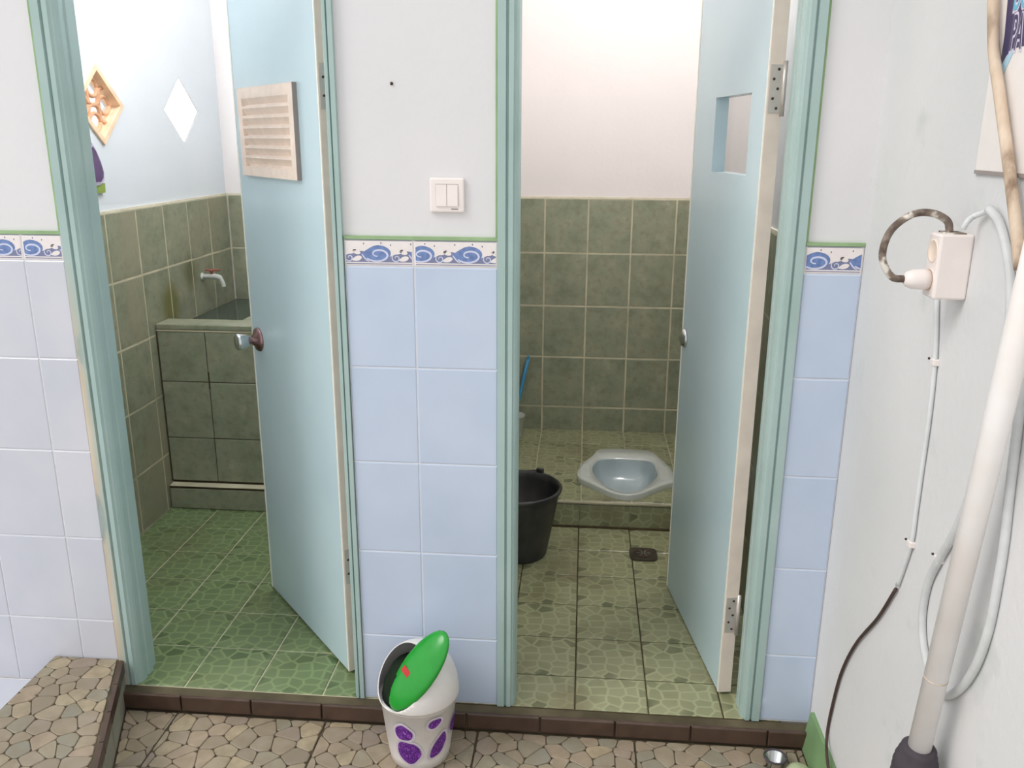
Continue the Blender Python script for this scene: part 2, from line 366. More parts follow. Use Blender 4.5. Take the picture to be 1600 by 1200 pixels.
def border(x0, x1, off):
    z0, z1 = 1.25, 1.3125; b = tile('border_tile', wall_front, 'border_white', (x0, T, z0), (1, 0, 0), (0, 0, 1), x1-x0, z1-z0, T, 0.0025)
    w = x1-x0-0.006; items = []     # (layer, material index, polygon) in tile coordinates
    items.append((1, 1, [(0, .0035), (w, .0035), (w, .0055), (0, .0055)])); items.append((1, 1, [(0, .0595), (w, .0595), (w, .0605), (0, .0605)]))
    k0 = int((-off)//PER)-1
    for k in range(k0, k0+int(w/PER)+4):
        c = off+k*PER
        wave = [(c-0.057+PER*i/16, 0.027+0.008*math.sin(2*PI*i/16*1.0+0.6)) for i in range(17)]
        items.append((1, 1, [(c-0.057, .0085), (c-0.057+PER, .0085)]+wave[::-1]))
        items.append((2, 0, ell(c, .0285, .0350, .0205, 0.06, 22, 0.5)))                         # big leaf
        sp = [(c+0.004+(0.0315-0.0245*t)*math.cos(-2.6+7.2*t), .027+(0.0182-0.0140*t)*math.sin(-2.6+7.2*t)) for t in [i/26 for i in range(27)]]
        items += [(3, 2, q) for q in ribbon(sp, 0.0023)]
        tail = [(c-0.035+0.018*t, .027-0.0165*math.sin(t*PI/2)) for t in [i/6 for i in range(7)]]; items += [(3, 2, q) for q in ribbon(tail, 0.0016)]
        sm = [(c+0.048+(0.011-0.0085*t)*math.cos(2.4+7.4*t), .0185+(0.0105-0.008*t)*math.sin(2.4+7.4*t)) for t in [i/18 for i in range(19)]]
        items += [(3, 2, q) for q in ribbon(sm, 0.0014)]
        items.append((2, 3, ell(c+0.052, .0335, .0135, .0062, 0.35, 14, 0.5))); items.append((2, 3, ell(c+0.066, .0165, .0125, .0062, 0.3, 14, 0.5)))
        items.append((2, 3, ell(c-0.048, .0325, .010, .0055, -0.3, 14)))
        for dx, dz in ((-0.03, .052), (0.012, .0535), (0.035, .049)): items.append((1, 1, ell(c+dx, dz, .0016, .0022, 0, 8)))
    bm = NB()
    for lay, mi, poly in items:
        p = clipx(poly, 0.0015, w-0.0015)
        if len(p) >= 3:
            try:
                f = bm.faces.new([bm.verts.new((x+0.0015, y, T+0.00018*lay)) for x, y in p]); f.material_index = mi
            except ValueError: pass
    pr = bpy.data.meshes.new('swirl_print'); bm.to_mesh(pr); bm.free()
    for m in ('border_blue', 'border_navy', 'border_line', 'border_white'): pr.materials.append(MATS[m])
    o = inst('swirl_print', pr, b); o['label'] = 'blue leaf and white scroll pattern printed on the border tile'
    return b
border(-1.175, -0.975, 0.03); border(-0.975, -0.871, 0.015); border(-1.375, -1.175, 0.03); border(-1.575, -1.375, 0.012); border(-1.775, -1.575, 0.03); border(-1.975, -1.775, 0.012)
border(-0.168, 0.0, 0.075); border(0.0, 0.2, 0.012); border(0.905, 1.036, 0.02)
# green painted lines on the plaster
def strip(x0, x1, z0, z1, y0=-0.001, mat='paint_green'):
    bm = NB(); box(bm, (x0, y0, z0), (x1, T+0.001, z1)); return mk('painted_line', bm, mat, wall_front)
for x0, x1 in ((-2.0, -0.871), (-0.168, 0.2), (0.905, 1.036)): strip(x0, x1, 1.3135, 1.3215)
strip(-0.878, -0.868, 1.3215, 2.15, 0.003); strip(0.1945, 0.2, 1.3215, 2.15, 0.003); strip(0.903, 0.910, 1.3215, 2.15, 0.003)

bm = NB(); lathe(bm, [(0.0032, 0), (0.0036, 0.003), (0.0, 0.004)], 12, Matrix.Translation((-0.042, T, 1.663)) @ Matrix.Rotation(PI/2, 4, 'X'), cap1=False); mk('nail', bm, 'screw_dark', wall_front)
# right wall (corridor side and inner side of the right cubicle)
bm = NB(); box(bm, (1.037, -2.5, -0.1), (1.16, 0.0, HW)); box(bm, (0.968, 0.105, -0.1), (1.16, 2.13, HW)); box(bm, (1.037, 0.0, -0.1), (1.16, 0.105, HW))
wall_right = struct('wall_right', bm, 'plaster_right', 'pale grey plastered right wall carrying cables and a socket box', 'wall')
bm = NB(); prism(bm, [(1.012, -0.03, 0), (1.037, -0.03, 0), (1.037, -0.03, 0.105), (1.027, -0.03, 0.105)], (0, -2.3, 0))
tag(mk('baseboard_right', bm, 'baseboard_green'), 'green painted skirting along the foot of the right wall', 'baseboard', kind='structure')

# cubicle shell
def diamond(cy, cz, hy, hz): return [(cy, cz+hz), (cy+hy, cz), (cy, cz-hz), (cy-hy, cz)]
bm = NB(); box(bm, (-1.368, 0.105, -0.1), (-1.298, 2.13, HW)); wl = mk('wall_left', bm, 'plaster_pale_blue')
cut = NB()
for cy in (1.0, 1.64): prism(cut, [(-1.6, y, z) for y, z in diamond(cy, 1.65, 0.160, 0.136)], (0.6, 0, 0))
co = mk('cutter', cut, 'plaster_white'); md = wl.modifiers.new('b', 'BOOLEAN'); md.object = co; md.operation = 'DIFFERENCE'; md.solver = 'EXACT'
bpy.context.view_layer.update(); me = bpy.data.meshes.new_from_object(wl.evaluated_get(bpy.context.evaluated_depsgraph_get())); wl.modifiers.clear(); wl.data = me; bpy.data.objects.remove(co)
wall_left = tag(wl, 'pale blue left cubicle wall with green tiled lower half and diamond openings', 'wall', kind='structure')
bm = NB(); box(bm, (-1.298, 2.025, -0.1), (0.968, 2.13, HW))
wall_back = struct('wall_back', bm, 'plaster_warm', 'warm white rear wall of both cubicles above green tiles', 'wall')
bm = NB(); box(bm, (-0.062, 0.105, -0.1), (0.012, 2.025, HW))
wall_mid = struct('wall_middle', bm, 'plaster_warm', 'dividing wall between the two toilet cubicles', 'wall')
bm = NB(); box(bm, (-1.298, 0.105, HW-0.005), (0.968, 2.025, HW+0.05)); struct('ceiling', bm, 'plaster_white', 'unseen flat white ceiling added over the two cubicles to cut sky light', 'ceiling')  # ceiling added out of view to keep sky light out of the cubicles
ZT = 1.282
def green_wall(parent, o, u, cols, rows, mat='tile_green', groutm='grout_green'):
    u = Vector(u); v = Vector((0, 0, 1)); n = u.cross(v); o = Vector(o)
    for a, b in zip(cols, cols[1:]):
        for z0, z1 in zip(rows, rows[1:]): tile('wall_tile', parent, mat, o+u*a+v*z0, u, v, b-a, z1-z0, T, 0.0062)
    bm = NB(); P = [o+u*cols[0]+v*rows[0], o+u*cols[-1]+v*rows[0], o+u*cols[-1]+v*rows[-1], o+u*cols[0]+v*rows[-1]]
    prism(bm, [p+n*0.0003 for p in P], n*(T-0.0014)); mk('grout', bm, groutm, parent)
    bm = NB(); prism(bm, [P[3], P[2], P[2]+v*0.008, P[3]+v*0.008], n*(T*0.8)); mk('painted_line', bm, 'paint_cream', parent)
rowsG = [ZT-0.25*k for k in range(5)][::-1]
ZP = 0.164
green_wall(wall_back, (0, 2.025, 0), (1, 0, 0), [0.022, 0.219, 0.419, 0.619, 0.819, 0.958], [0.155]+rowsG)
green_wall(wall_back, (0, 2.025, 0), (1, 0, 0), [-1.288, -1.1, -0.9, -0.7, -0.5, -0.3, -0.1, -0.072], [0.05]+rowsG)
green_wall(wall_left, (-1.298, 0, 0), (0, 1, 0), [0.11]+[2.015-0.2155*k for k in range(8, -1, -1)], [0.05]+rowsG, 'tile_green_smeared')
green_wall(wall_mid, (0.012, 0, 0), (0, 1, 0), [0.115+0.2*k for k in range(0, 10)], [0.05]+rowsG)
green_wall(wall_mid, (-0.062, 0, 0), (0, -1, 0), [-2.015+0.2*k for k in range(0, 10)], [0.05]+rowsG)
green_wall(wall_right, (0.968, 0, 0), (0, -1, 0), [-2.015+0.2*k for k in range(0, 10)], [0.05]+rowsG)

# cubicle floors: individual pebble-print tiles
def tiled_floor(name, label, x0, x1, y0, y1, z, mat, ox, oy, s=0.2, base=0.0, grout='grout_dark'):
    bm = NB(); box(bm, (x0, y0, base-0.1), (x1, y1, z-0.0025)); fl = struct(name, bm, grout, label, 'floor')
    xs = [x0]+[ox+s*k for k in range(-10, 12) if x0+0.01 < ox+s*k < x1-0.01]+[x1]; ys = [y0]+[oy+s*k for k in range(-10, 20) if y0+0.01 < oy+s*k < y1-0.01]+[y1]
    for a, b in zip(xs, xs[1:]):
        for c, d in zip(ys, ys[1:]): tile('floor_tile', fl, mat, (a, c, z-T), (1, 0, 0), (0, 1, 0), b-a, d-c, T, 0.004)
    return fl
tiled_floor('floor_left', 'green pebble patterned tile floor of the left cubicle', -1.29, -0.07, 0.0, 2.017, 0.05, 'tile_pebble_green', -0.89, 0.0, grout='grout_green')
tiled_floor('floor_right', 'olive pebble patterned tile floor of the right cubicle', 0.02, 0.96, 0.0, 2.017, 0.05, 'tile_pebble_olive', 0.412, 0.95)
# raised platform with the squat pan
bm = NB(); box(bm, (0.02, 1.160, 0.05), (0.96, 2.017, ZP-0.0025)); plat = tag(mk('toilet_platform', bm, 'grout_green'), 'raised tiled platform under the squat toilet in the right cubicle', 'platform', kind='structure')
for a, b in zip([0.02, 0.219, 0.419, 0.619, 0.819], [0.219, 0.419, 0.619, 0.819, 0.96]):
    for c, d in zip([1.152, 1.417, 1.617, 1.817], [1.417, 1.617, 1.817, 2.017]): tile('floor_tile', plat, 'tile_pebble_olive', (a, c, ZP-T), (1, 0, 0), (0, 1, 0), b-a, d-c, T, 0.004)
for a, b in zip([0.02, 0.212, 0.412, 0.611, 0.811], [0.212, 0.412, 0.611, 0.811, 0.96]): tile('riser_tile', plat, 'tile_pebble_olive', (a, 1.160, 0.052), (1, 0, 0), (0, 0, 1), b-a, 0.094, T, 0.004)
bm = NB(); tube(bm, [(0.02, 1.158, ZP-0.010), (0.96, 1.158, ZP-0.010)], 0.0085, 10); mk('edge_bead', bm, 'grout_green', plat)
bm = NB(); box(bm, (0.02, 1.142, 0.048), (0.96, 1.156, 0.056)); mk('grime_joint', bm, 'grout_dark', plat)

# door frames
def jamb(parent, x_out, x_in, d=0.10):
    s = 1 if x_in > x_out else -1; w = abs(x_in-x_out)
    prof = [(0, -0.006), (0.38, -0.006), (0.42, 0.002), (0.48, 0.002), (0.52, -0.005), (0.74, -0.005), (0.80, 0.002), (0.88, 0.004), (0.96, 0.012), (1.0, 0.02), (1.0, 0.036), (0.93, 0.040), (0.93, 0.046), (1.0, 0.050), (1.0, 0.072), (0.86, 0.074), (0.86, d), (0, d)]
    bm = NB(); prism(bm, [(x_out+s*w*a, y, 0.05) for a, y in prof], (0, 0, 2.06)); return mk('jamb', bm, 'frame_teal', parent)
def door_frame(name, l_out, l_in, r_in, r_out, label):
    f = empty(name, ((l_out+r_out)/2, 0, 0.05)); off = f.location.copy(); f.location = (0, 0, 0)
    jamb(f, l_out, l_in); jamb(f, r_out, r_in)
    bm = NB(); box(bm, (l_out, -0.006, 2.06), (r_out, 0.1, 2.112)); mk('header', bm, 'frame_teal', f)
    return tag(f, label, 'door frame', kind='structure')
f1 = door_frame('trim_1', -0.868, -0.815, -0.199, -0.170, 'teal painted wooden door frame around the left doorway')
f2 = door_frame('trim_2', 0.2, 0.248, 0.855, 0.903, 'teal painted wooden door frame around the right doorway')
# threshold kerb with brown nosing
bm = NB(); box(bm, (-0.86, -0.036, -0.005), (1.037, 0.0, 0.046)); thr = tag(mk('trim_3', bm, 'dirty_cement'), 'low dirty threshold kerb with brown edge along the foot of the wall', 'threshold', kind='structure')
xs = [-0.86, -0.68, -0.48, -0.28, -0.08, 0.12, 0.32, 0.52, 0.72, 0.92, 1.035]
for a, b in zip(xs, xs[1:]):
    bm = NB(); box(bm, (a+0.002, -0.046, 0.004), (b-0.002, -0.034, 0.05), bev=0.003); mk('nosing', bm, 'trim_brown', thr)

# ------------------------------------------------------------------ stones
def halfplane(poly, a, b, c):      # keep a*x+b*y<=c
    out = []
    for i in range(len(poly)):
        p, q = poly[i], poly[(i+1) % len(poly)]; dp, dq = a*p[0]+b*p[1]-c, a*q[0]+b*q[1]-c
        if dp <= 0: out.append(p)
        if dp*dq < 0: t = dp/(dp-dq); out.append((p[0]+(q[0]-p[0])*t, p[1]+(q[1]-p[1])*t))
    return out
def vor(x0, x1, y0, y1, sx, sy, rng, region):
    pts = []; j = 0; y = y0
    while y < y1:
        x = x0+(0.5*sx if j % 2 else 0)
        while x < x1:
            pts.append((x+rng.uniform(-.42, .42)*sx, y+rng.uniform(-.42, .42)*sy)); x += sx
        y += sy; j += 1
    cells = []
    for i, p in enumerate(pts):
        poly = [(p[0]-.12, p[1]-.12), (p[0]+.12, p[1]-.12), (p[0]+.12, p[1]+.12), (p[0]-.12, p[1]+.12)]
        for k, q in enumerate(pts):
            if k == i or abs(q[0]-p[0]) > .18 or abs(q[1]-p[1]) > .18: continue
            a, b = q[0]-p[0], q[1]-p[1]; poly = halfplane(poly, a, b, (q[0]**2+q[1]**2-p[0]**2-p[1]**2)/2)
            if len(poly) < 3: break
        for a, b, c in region:
            if len(poly) >= 3: poly = halfplane(poly, a, b, c)
        if len(poly) >= 3:
            ar = abs(sum(poly[i][0]*poly[(i+1) % len(poly)][1]-poly[(i+1) % len(poly)][0]*poly[i][1] for i in range(len(poly))))/2
            if ar > 1.2e-4: cells.append((ar, poly))
    return cells
def stone_geo(bm, poly, h, loc, rng):
    cx = sum(p[0] for p in poly)/len(poly); cy = sum(p[1] for p in poly)/len(poly)
    rr = max(0.01, min(math.hypot(p[0]-cx, p[1]-cy) for p in poly)); k = max(0.85, 1-0.0008/rr)
    P = [((p[0]-cx)*k, (p[1]-cy)*k) for p in poly]; Q = []
    for i in range(len(P)):
        a, b = P[i], P[(i+1) % len(P)]; e = math.hypot(a[0]-b[0], a[1]-b[1])
        if e < 0.004: Q.append(((a[0]+b[0])/2, (a[1]+b[1])/2)); continue
        Q += [(a[0]*.84+b[0]*.16, a[1]*.84+b[1]*.16), (a[0]*.16+b[0]*.84, a[1]*.16+b[1]*.84)]
    hh = h*rng.uniform(0.8, 1.1); ox, oy = (cx, cy) if loc else (0, 0); n = len(Q)
    A = [bm.verts.new((x+ox, y+oy, -0.004)) for x, y in Q]; B = [bm.verts.new((x+ox, y+oy, hh*0.55)) for x, y in Q]; D = [bm.verts.new((x*.93+ox, y*.93+oy, hh)) for x, y in Q]
    for U, V in ((A, B), (B, D)):
        for i in range(n): bm.faces.new((U[i], U[(i+1) % n], V[(i+1) % n], V[i])).smooth = False
    bm.faces.new(D); return cx, cy
def lay_stones(parent, cells, z, rng, limit=290, h=0.0035):
    cells = sorted(cells, key=lambda c: -c[0]); rest = NB(); nrest = 0
    for i, (ar, poly) in enumerate(cells):
        if i < limit:
            bm = NB(); cx, cy = stone_geo(bm, poly, h, False, rng); me = bpy.data.meshes.new('stone'); bmesh.ops.recalc_face_normals(bm, faces=bm.faces); bm.to_mesh(me); bm.free(); me.materials.append(MATS['stone_beige'])
            inst('stone', me, parent, Matrix.Translation((cx, cy, z)))
        else: stone_geo(rest, poly, h, True, rng); nrest += 1
    if nrest:
        o = mk('stone_infill', rest, 'stone_beige', parent); o.location = (0, 0, z); o['kind'] = 'stuff'
    else: rest.free()
rng = random.Random(3)
PX = lambda y: -0.864-0.385*y          # right edge line of the platform (x at a given y)
edge_hp = (-1, -0.385, 0.864-0.006)    # x >= PX(y)+0.006
near, far = [], []
for tx in [-1.111, -0.690, -0.269, 0.152, 0.573, 0.994]:
    x0, x1 = tx+0.002, min(tx+0.419, 1.010)
    if x1-x0 < 0.01: continue
    for y0, y1, dst in ((-0.460, -0.048, near), (-0.881, -0.464, far), (-1.302, -0.885, far)):
        reg = [(-1, 0, -x0), (1, 0, x1), (0, -1, -y0), (0, 1, y1), edge_hp]
        dst += vor(x0-0.06, x1+0.06, y0-0.06, y1+0.06, 0.058, 0.047, rng, reg)
lay_stones(floor, near, -0.006+0.0025, rng, 290)
o_rest = NB()
for ar, poly in far: stone_geo(o_rest, poly, 0.0035, True, rng)
o = mk('stone_infill', o_rest, 'stone_beige', floor); o.location = (0, 0, -0.0035); o['kind'] = 'stuff'
# raised platform at the left
YE = -0.72
bm = NB(); poly = [(-1.06, 0.0), (PX(0)-0.004, 0.0), (PX(YE)-0.004, YE), (-1.06, YE)]; prism(bm, [(x, y, 0.0) for x, y in poly], (0, 0, 0.126))
step = tag(mk('stone_step', bm, 'mortar_dark'), 'raised step at far left topped with irregular beige stones', 'step', kind='structure')
cells = vor(-1.16, -0.45, YE-0.05, 0.05, 0.056, 0.044, rng, [(-1, 0, 1.058), (0, 1, -0.003), (0, -1, -YE), (1, 0.385, -0.864-0.012)])
lay_stones(step, cells, 0.1262, rng, 290)
L = math.hypot(1, 0.385); ux, uy = 0.385/L, -1/L
def edge_pt(d, off=0): return (PX(0)+ux*d+(-uy)*off, 0+uy*d+ux*off)
dd = 0.0
while dd < 0.74:
    a = edge_pt(dd+0.0015, -0.004); b = edge_pt(dd+0.1185, -0.004); a2 = edge_pt(dd+0.0015, 0.006); b2 = edge_pt(dd+0.1185, 0.006)
    bm = NB(); prism(bm, [(a[0], a[1], 0.092), (b[0], b[1], 0.092), (b2[0], b2[1], 0.092), (a2[0], a2[1], 0.092)], (0, 0, 0.0365)); mk('nosing', bm, 'trim_brown', step)
    bm = NB(); prism(bm, [(a[0], a[1], 0.0), (b[0], b[1], 0.0), (b2[0]-0.004, b2[1], 0.0), (a2[0]-0.004, a2[1], 0.0)], (0, 0, 0.090)); mk('riser_tile', bm, 'dirty_tile', step)
    dd += 0.12
# white tiled gutter floor left of the step
bm = NB(); box(bm, (-2.6, -1.30, -0.006), (-1.06, 0.0, 0.046)); gut = tag(mk('gutter_floor', bm, 'grout_blue'), 'low white tiled floor strip left of the stone step', 'floor', kind='structure')
for i in range(4):
    for j in range(6): tile('floor_tile', gut, 'tile_left_light', (-1.065-0.2*(i+1), -0.006-0.2*(j+1), 0.046-T+0.004), (1, 0, 0), (0, 1, 0), 0.2, 0.2, T, 0.003)

# ================================================================== DOORS
def slab_hole(bm, w, t, z0, z1, hole=None):
    xs = [-w, 0]; zs = [z0, z1]
    if hole: xs = [-w, hole[0], hole[1], 0]; zs = [z0, hole[2], hole[3], z1]
    nx, nz = len(xs), len(zs); V = {}
    for k, y in enumerate((0, t)):
        for i, x in enumerate(xs):
            for j, z in enumerate(zs): V[i, j, k] = bm.verts.new((x, y, z))
    for i in range(nx-1):
        for j in range(nz-1):
            if hole and i == 1 and j == 1: continue
            bm.faces.new((V[i, j, 0], V[i+1, j, 0], V[i+1, j+1, 0], V[i, j+1, 0])); bm.faces.new((V[i, j, 1], V[i, j+1, 1], V[i+1, j+1, 1], V[i+1, j, 1]))
    def side(loop):
        for (a, b) in zip(loop, loop[1:]+loop[:1]): bm.faces.new((V[a+(0,)], V[b+(0,)], V[b+(1,)], V[a+(1,)]))
    side([(i, 0) for i in range(nx)]+[(nx-1, j) for j in range(1, nz)]+[(i, nz-1) for i in range(nx-2, -1, -1)]+[(0, j) for j in range(nz-2, 0, -1)])
    if hole: side([(1, 1), (2, 1), (2, 2), (1, 2)])
def make_door(name, A, theta, w, label, hole=None):
    d = empty(name, (A[0], A[1], 0.06), -theta); H = 1.97; t = 0.036; hl = (hole[0], hole[1], hole[2], hole[3]) if hole else None
    bm = NB(); slab_hole(bm, w-0.004, t, 0, H, hl); bmesh.ops.translate(bm, verts=bm.verts, vec=(-0.002, 0, 0)); mk('panel', bm, 'door_pvc', d)
    bm = NB(); box(bm, (-0.0022, 0.0005, 0.0), (0.0015, t-0.0005, H)); mk('hinge_edge', bm, 'door_edge_beige', d)
    bm = NB(); box(bm, (-0.006, -0.0012, 0.0), (0.0005, 0.0008, H)); mk('edge_trim', bm, 'door_edge_white', d)
    bm = NB(); box(bm, (-w-0.001, -0.0015, 0.0), (-w+0.006, t+0.001, H)); mk('edge_trim', bm, 'door_edge_white', d)
    return tag(d, label, 'door', kind='structure')
def knob(d, x, z, white=False):
    M = Matrix.Translation((x, 0, z)) @ Matrix.Rotation(PI/2, 4, 'X') @ Matrix.Scale(1.18, 4)
    if white:
        bm = NB(); lathe(bm, [(0.026, 0), (0.026, 0.004), (0.020, 0.010), (0.008, 0.014), (0.0, 0.0145)], 28, M, cap1=False); k = mk('rosette', bm, 'chrome', d); k['label'] = 'chrome rosette without a knob'; return
    bm = NB(); lathe(bm, [(0.008, 0), (0.0085, 0.018), (0.011, 0.024), (0.017, 0.036), (0.021, 0.050), (0.0215, 0.057), (0.019, 0.0605), (0.0, 0.061)], 24, M, cap1=False); k = mk('knob', bm, 'chrome', d)
    bm = NB(); lathe(bm, [(0.032, 0), (0.032, 0.003), (0.028, 0.008), (0.017, 0.012), (0.013, 0.018), (0.009, 0.019)], 28, M); mk('rosette', bm, 'chrome' if white else 'knob_bronze', k)
    bm = NB(); Mb = Matrix.Translation((x, 0.036, z)) @ Matrix.Rotation(-PI/2, 4, 'X'); lathe(bm, [(0.03, 0), (0.026, 0.008), (0.010, 0.014), (0.011, 0.022), (0.02, 0.045), (0.02, 0.055), (0.0, 0.058)], 20, Mb, cap1=False); mk('inner_knob', bm, 'chrome', k)
def hinge(d, z, h=0.105):
    bm = NB(); box(bm, (0.0012, 0.003, z), (0.0032, 0.034, z+h)); p = mk('hinge', bm, 'hinge_steel', d)
    for i in range(5):
        bm = NB(); lathe(bm, [(0.0032, 0), (0.0032, 0.0012)], 12, Matrix.Translation((0.003, 0.012 if i % 2 else 0.022, z+0.010+i*(h-0.02)/4)) @ Matrix.Rotation(PI/2, 4, 'Y')); mk('screw', bm, 'screw_dark', p)
    bm = NB(); tube(bm, [(0.004, 0.036, z-0.008), (0.004, 0.036, z+h+0.008)], 0.0055, 10); mk('hinge_pin', bm, 'hinge_steel', p)
THL = math.atan2(0.560-0.1, 0.634-0.24); WL = math.hypot(0.560-0.1, 0.634-0.24)
door1 = make_door('door_1', (-0.24, 0.10), THL, WL, 'half open pale teal left door with cream louver vent and metal knob')
knob(door1, -WL+0.058, 0.94-0.06)
for z in (1.55, 0.28): hinge(door1, z)
# louver vent
v = NB(); vx0, vx1, vz0, vz1 = -0.543, -0.135, 1.378, 1.618
for a, b in (((vx0, -0.012, vz0), (vx0+0.034, 0.0, vz1)), ((vx1-0.030, -0.012, vz0), (vx1, 0.0, vz1)), ((vx0+0.034, -0.012, vz1-0.026), (vx1-0.030, 0.0, vz1)), ((vx0+0.034, -0.012, vz0), (vx1-0.030, 0.0, vz0+0.026))): box(v, a, b)
box(v, (vx0+0.02, -0.002, vz0+0.02), (vx1-0.02, -0.0005, vz1-0.02))
vent = mk('louver_vent', v, 'vent_cream', door1)
for i in range(7):
    zc = vz0+0.030+i*(vz1-vz0-0.052)/7; hgt = (vz1-vz0-0.052)/7
    zt = zc+hgt; X0 = vx0+0.034
    bm = NB(); prism(bm, [(X0, -0.0115, zt), (X0, -0.0115, zt-0.007), (X0, -0.0022, zt-hgt+0.003), (X0, -0.0022, zt)], (vx1-vx0-0.064, 0, 0)); mk('slat', bm, 'vent_cream', vent)
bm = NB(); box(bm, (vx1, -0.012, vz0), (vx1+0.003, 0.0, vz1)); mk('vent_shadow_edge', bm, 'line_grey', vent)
THR = math.atan2(0.69-0.10, 0.81-0.721); WR = math.hypot(0.69-0.10, 0.81-0.721)
door2 = make_door('door_2', (0.81, 0.10), THR, WR, 'pale teal right door swung inward with rectangular hole cut near its top', hole=(-0.395, -0.105, 1.40, 1.595))
knob(door2, -WR+0.034, 0.945-0.06, True)
for z in (1.545, 0.19): hinge(door2, z)

# ================================================================== LEFT CUBICLE
# water tank
tk = empty('water_tank', (-1.08, 1.6, 0.05)); TY, TX, TZ = 1.205, -0.868, 0.83
def tkp(name, a, b, m, bev=0):
    bm = NB(); o0 = Vector((-1.08, 1.6, 0.05)); box(bm, Vector(a)-o0, Vector(b)-o0, 0, bev); return mk(name, bm, m, tk)
tkp('front_wall', (-1.2865, TY+T, 0.05), (TX-T, TY+0.10, TZ-0.02), 'grout_dark'); tkp('side_wall', (TX-0.10, TY+0.10, 0.05), (TX-T, 2.016, TZ-0.02), 'grout_dark')
tkp('basin_floor', (-1.2865, TY+0.10, 0.05), (TX-0.10, 2.016, 0.12), 'tile_green')
tkp('rim', (-1.2865, TY-0.002, TZ-0.024), (TX+0.002, TY+0.108, TZ), 'tile_green', 0.005); tkp('rim', (TX-0.108, TY+0.109, TZ-0.024), (TX+0.002, 2.016, TZ), 'tile_green', 0.005)
tkp('rim_line', (-1.2865, TY-0.001, TZ-0.030), (TX, TY+0.004, TZ-0.024), 'grout_green')
tkp('water', (-1.2865, TY+0.10, 0.125), (TX-0.10, 2.016, TZ-0.045), 'tank_water')
for a, b in ((-1.2865, -1.09), (-1.09, -0.88)):
    for c, d in ((0.162, 0.352), (0.352, 0.592), (0.592, 0.800)):
        tile('tank_tile', tk, 'tile_green', (a+1.08, TY+T-1.6, c-0.05), (1, 0, 0), (0, 0, 1), b-a, d-c, T, 0.0035)
for k in range(4):
    for c, d in ((0.05, 0.352), (0.352, 0.592), (0.592, 0.800)): tile('tank_tile', tk, 'tile_green', (TX-T+1.08, TY+0.2*k-1.6, c-0.05), (0, 1, 0), (0, 0, 1), 0.2, d-c, T, 0.0035)
tkp('corner_line', (-0.879, TY-0.0015, 0.16), (-0.871, TY+0.003, 0.80), 'grout_green')
tkp('crack', (-1.0895, TY-0.0012, 0.565), (-1.085, TY+0.003, 0.635), 'grout_dark')
tkp('foot_ledge', (-1.2865, TY-0.034, 0.051), (TX+0.03, TY+0.003, 0.140), 'tile_green', 0.004)
tkp('ledge_line', (-1.285, TY-0.036, 0.149), (TX+0.03, TY+0.003, 0.155), 'grout_green', 0.003); tkp('ledge_band', (-1.2865, TY-0.030, 0.140), (TX+0.03, TY+0.003, 0.150), 'grout_dark')
tkp('corner_joint', (-1.2885, TY-0.002, 0.16), (-1.284, TY+0.004, 0.80), 'grout_dark')
tag(tk, 'green tiled water tank built into the corner of the left cubicle', 'water tank')
# tap on the left wall
tp = empty('water_tap', (-1.29, 1.67, 0.946))
bm = NB(); tube(bm, spline([(0.0, 0, 0), (0.03, 0, 0.002), (0.055, 0, 0.002), (0.082, 0, -0.006), (0.094, 0, -0.028), (0.097, 0, -0.044)], 5), [0.011]*10+[0.013]*6+[0.009]*10, 12); mk('spout', bm, 'plastic_grey_white', tp)
bm = NB(); lathe(bm, [(0.018, 0), (0.018, 0.005), (0.011, 0.008)], 18, Matrix.Rotation(PI/2, 4, 'Y')); mk('wall_flange', bm, 'plastic_grey_white', tp)
bm = NB(); lathe(bm, [(0.006, 0.008), (0.006, 0.022), (0.012, 0.024), (0.012, 0.032), (0.004, 0.034)], 14, Matrix.Translation((0.045, 0, 0))); box(bm, (0.02, -0.007, 0.026), (0.085, 0.007, 0.034), 0, 0.002); mk('handle', bm, 'handle_red' if 'handle_red' in MATS else (plain('handle_red', srgb(150, 84, 74), 0.4).name), tp)
tag(tp, 'white water tap with red handle above the tiled tank', 'tap')
# diamond vent blocks
def dring(bm, cy, cz, oy, oz, iy, iz, x0, x1):
    O = diamond(cy, cz, oy, oz); I = diamond(cy, cz, iy, iz)
    for i in range(4):
        a, b, c, d = O[i], O[(i+1) % 4], I[(i+1) % 4], I[i]; prism(bm, [(x0, a[0], a[1]), (x0, b[0], b[1]), (x0, c[0], c[1]), (x0, d[0], d[1])], (x1-x0, 0, 0))
rs = empty('window_1', (0, 0, 0))
bm = NB(); dring(bm, 1.0, 1.65, 0.1595, 0.1355, 0.134, 0.114, -1.345, -1.290); mk('frame', bm, 'terracotta_light', rs)
for k in range(4):                      # a ring in each corner of the diamond, crossed scrolls between them
    cy_, cz_ = 1.0+0.068*math.cos(PI/2*k), 1.65+0.058*math.sin(PI/2*k); pts = [(-1.318, cy_+0.034*math.cos(2*PI*i/20), cz_+0.030*math.sin(2*PI*i/20)) for i in range(21)]
    bm = NB(); tube(bm, pts, 0.0065, 8); mk('petal', bm, 'terracotta_rib', rs)
for s1, s2 in ((1, 1), (1, -1)):
    pts = [(-1.318, 1.0+s1*0.068*t+0.010*math.sin(2*t*PI), 1.65+s2*0.058*t-0.008*s2*math.sin(2*t*PI)) for t in [i/10-1 for i in range(21)]]
    bm = NB(); tube(bm, pts, 0.0070, 8); mk('scroll_rib', bm, 'terracotta_rib', rs)
tag(rs, 'diamond shaped terracotta vent block with curled openwork in the left wall', 'vent block', kind='structure')
ws = empty('window_2', (0, 0, 0))
bm = NB(); prism(bm, [(-1.312, y, z) for y, z in diamond(1.64, 1.65, 0.152, 0.129)], (0.006, 0, 0)); mk('pane', bm, 'frosted_glass_glow', ws)
